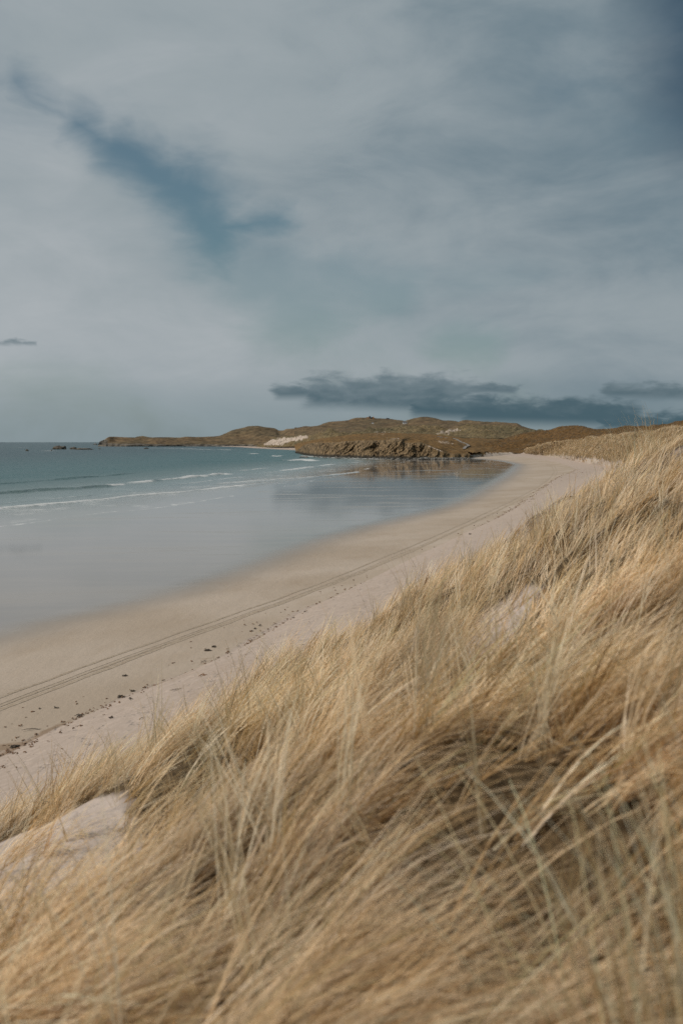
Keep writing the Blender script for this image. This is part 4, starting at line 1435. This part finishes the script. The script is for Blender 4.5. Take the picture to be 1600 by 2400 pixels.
WEED = [   # px, py, length m, fronds, thickness, material, name, label
    (293, 1585, 0.46, 5, 0.045, 0, "kelp_clump", 'dark kelp piece lying alone just below the tyre tracks, left half of beach'),
    (283, 1634, 0.40, 7, 0.050, 0, "kelp_clump", 'rounded dark kelp clump on the strandline, midway down the left beach'),
    (187, 1679, 0.46, 6, 0.050, 0, "kelp_clump", 'dark kelp clump at a brown stained bend of the strandline'),
    (312, 1621, 0.36, 5, 0.040, 0, "kelp_clump", 'ragged kelp clump just above the rounded one on the strandline'),
    (307, 1643, 0.26, 4, 0.040, 0, "kelp_clump", 'small dark kelp clump on pale sand below the rounded one'),
    (133, 1661, 0.30, 4, 0.035, 0, "kelp_clump", 'small brown kelp clump between tyre tracks and strandline, far left'),
    (33, 1750, 0.60, 9, 0.050, 0, "kelp_clump", 'largest dark heap of kelp at the left edge of the beach'),
    (95, 1662, 0.28, 3, 0.03, 0, "kelp_clump", 'thin kelp scraps farthest left below the tyre tracks'),
    (260, 1687, 0.24, 4, 0.035, 0, "kelp_clump", 'tiny black kelp clump on pale sand below the strandline'),
    (714, 1438, 0.36, 5, 0.05, 0, "kelp_clump", 'black kelp clump above the longest kelp strap on mid beach'),
    (609, 1467, 0.38, 5, 0.05, 0, "kelp_clump", 'uppermost of three black kelp clumps in a slanting row'),
    (598, 1475, 0.34, 4, 0.045, 0, "kelp_clump", 'middle one of three black kelp clumps in a slanting row'),
    (588, 1480, 0.34, 4, 0.045, 0, "kelp_clump", 'lowest of three black kelp clumps in a slanting row'),
    (502, 1517, 0.42, 6, 0.05, 0, "kelp_clump", 'black kelp clump at the right end of the stained strandline lobe'),
    (486, 1526, 0.55, 7, 0.05, 0, "kelp_clump", 'broad tangled kelp clump on the stained strandline lobe'),
    (478, 1587, 0.42, 6, 0.035, 1, "kelp_clump", 'reddish brown seaweed scrap on pale sand below the curved stick'),
    (1020, 1284, 0.55, 5, 0.07, 0, "kelp_clump", 'lone black clump on tan sand under the far end of the tyre tracks'),
    (1101, 1256, 0.50, 5, 0.07, 0, "kelp_clump", 'farthest black clump along the strandline'),
]
STICK = [
    (84, 1714, 1.0, 1, 0.022, 0.22, "driftwood_stick", 'straight dark driftwood stick on the left beach near the large kelp heap'),
    (332, 1686, 0.55, 1, 0.024, 0.4, "driftwood_stick", 'short dark stick on pale sand just above the grass'),
    (476, 1552, 0.75, 1, 0.024, 0.6, "driftwood_stick", 'curved dark stick on the stained strandline lobe'),
    (687, 1452, 0.85, 1, 0.045, 0.35, "kelp_strap", 'longest thick black kelp strap on the mid beach strandline'),
    (416, 1620, 0.75, 3, 0.02, -0.5, "driftwood_branch", 'forked dark branch lying on pale sand above the grass'),
    (604, 1545, 0.5, 2, 0.014, -1.0, "driftwood_branch", 'thin grey twig on pale sand near the grass crest'),
]
for k, (px, py, L_, nf, th, mi, nm, lb) in enumerate(WEED):
    r = np.random.default_rng(500 + k)
    V, F = frond_mesh(r, L_ * 0.85, nf, th * 0.8)
    o = mesh_obj(nm, V, F, (m_kelp, m_brn)[mi])
    x, y, z = on_beach(px, py)
    o.location = (x, y, z); o.rotation_euler = (0, 0, r.uniform(0.2, 1.1))
    tag(o, lb, 'seaweed', 'larger kelp pieces washed up on the strandline')
for k, (px, py, L_, nf, th, rot, nm, lb) in enumerate(STICK):
    r = np.random.default_rng(600 + k)
    V, F = frond_mesh(r, L_, nf, th)
    o = mesh_obj(nm, V, F, m_kelp)
    x, y, z = on_beach(px, py)
    o.location = (x, y, z); o.rotation_euler = (0, 0, rot + 0.5)
    tag(o, lb, 'seaweed' if 'kelp' in nm else 'driftwood')


def wrack():
    r = np.random.default_rng(77)
    Vs, Fs, off = [], [], 0
    protos = [frond_mesh(r, 1.0, 2, 0.13) for _ in range(10)]
    pts = []
    for k in range(900):
        y = 30 * (420 / 30) ** (r.random() ** 1.5)
        s_ = float(curve(yS, xS, y)); f_ = float(curve(yF, xF, y)); t_ = float(curve(yT, xT, y))
        u = r.random()
        if u < 0.55:
            x = s_ + r.normal(-0.1, 0.35)
        elif u < 0.8:
            x = s_ + abs(r.normal(0, 0.35)) * (f_ - s_)
        else:
            x = s_ - abs(r.normal(0, 0.45)) * (s_ - t_)
        if pn(np.array([x / 4.0]), np.array([y / 9.0]), 5)[0] < -0.12 and u > 0.3:
            continue
        pts.append((x, y))
    for x, y in pts:
        v, f = protos[r.integers(0, 10)]
        sc = r.uniform(0.06, 0.2) * (1 + y / 160)
        a = r.uniform(0, 6.28); ca, sa_ = math.cos(a), math.sin(a)
        w = v * sc
        w = np.stack([w[:, 0] * ca - w[:, 1] * sa_, w[:, 0] * sa_ + w[:, 1] * ca, w[:, 2]], -1)
        Vs.append(w + np.array([x, y, float(beach_z(x, y)) + 0.01])); Fs.append(f + off); off += len(v)
    o = mesh_obj("wrack_scatter", np.concatenate(Vs), np.concatenate(Fs), m_brn)
    tag(o, 'small brown seaweed crumbs strewn along the strandline', 'seaweed', kind='stuff')


wrack()
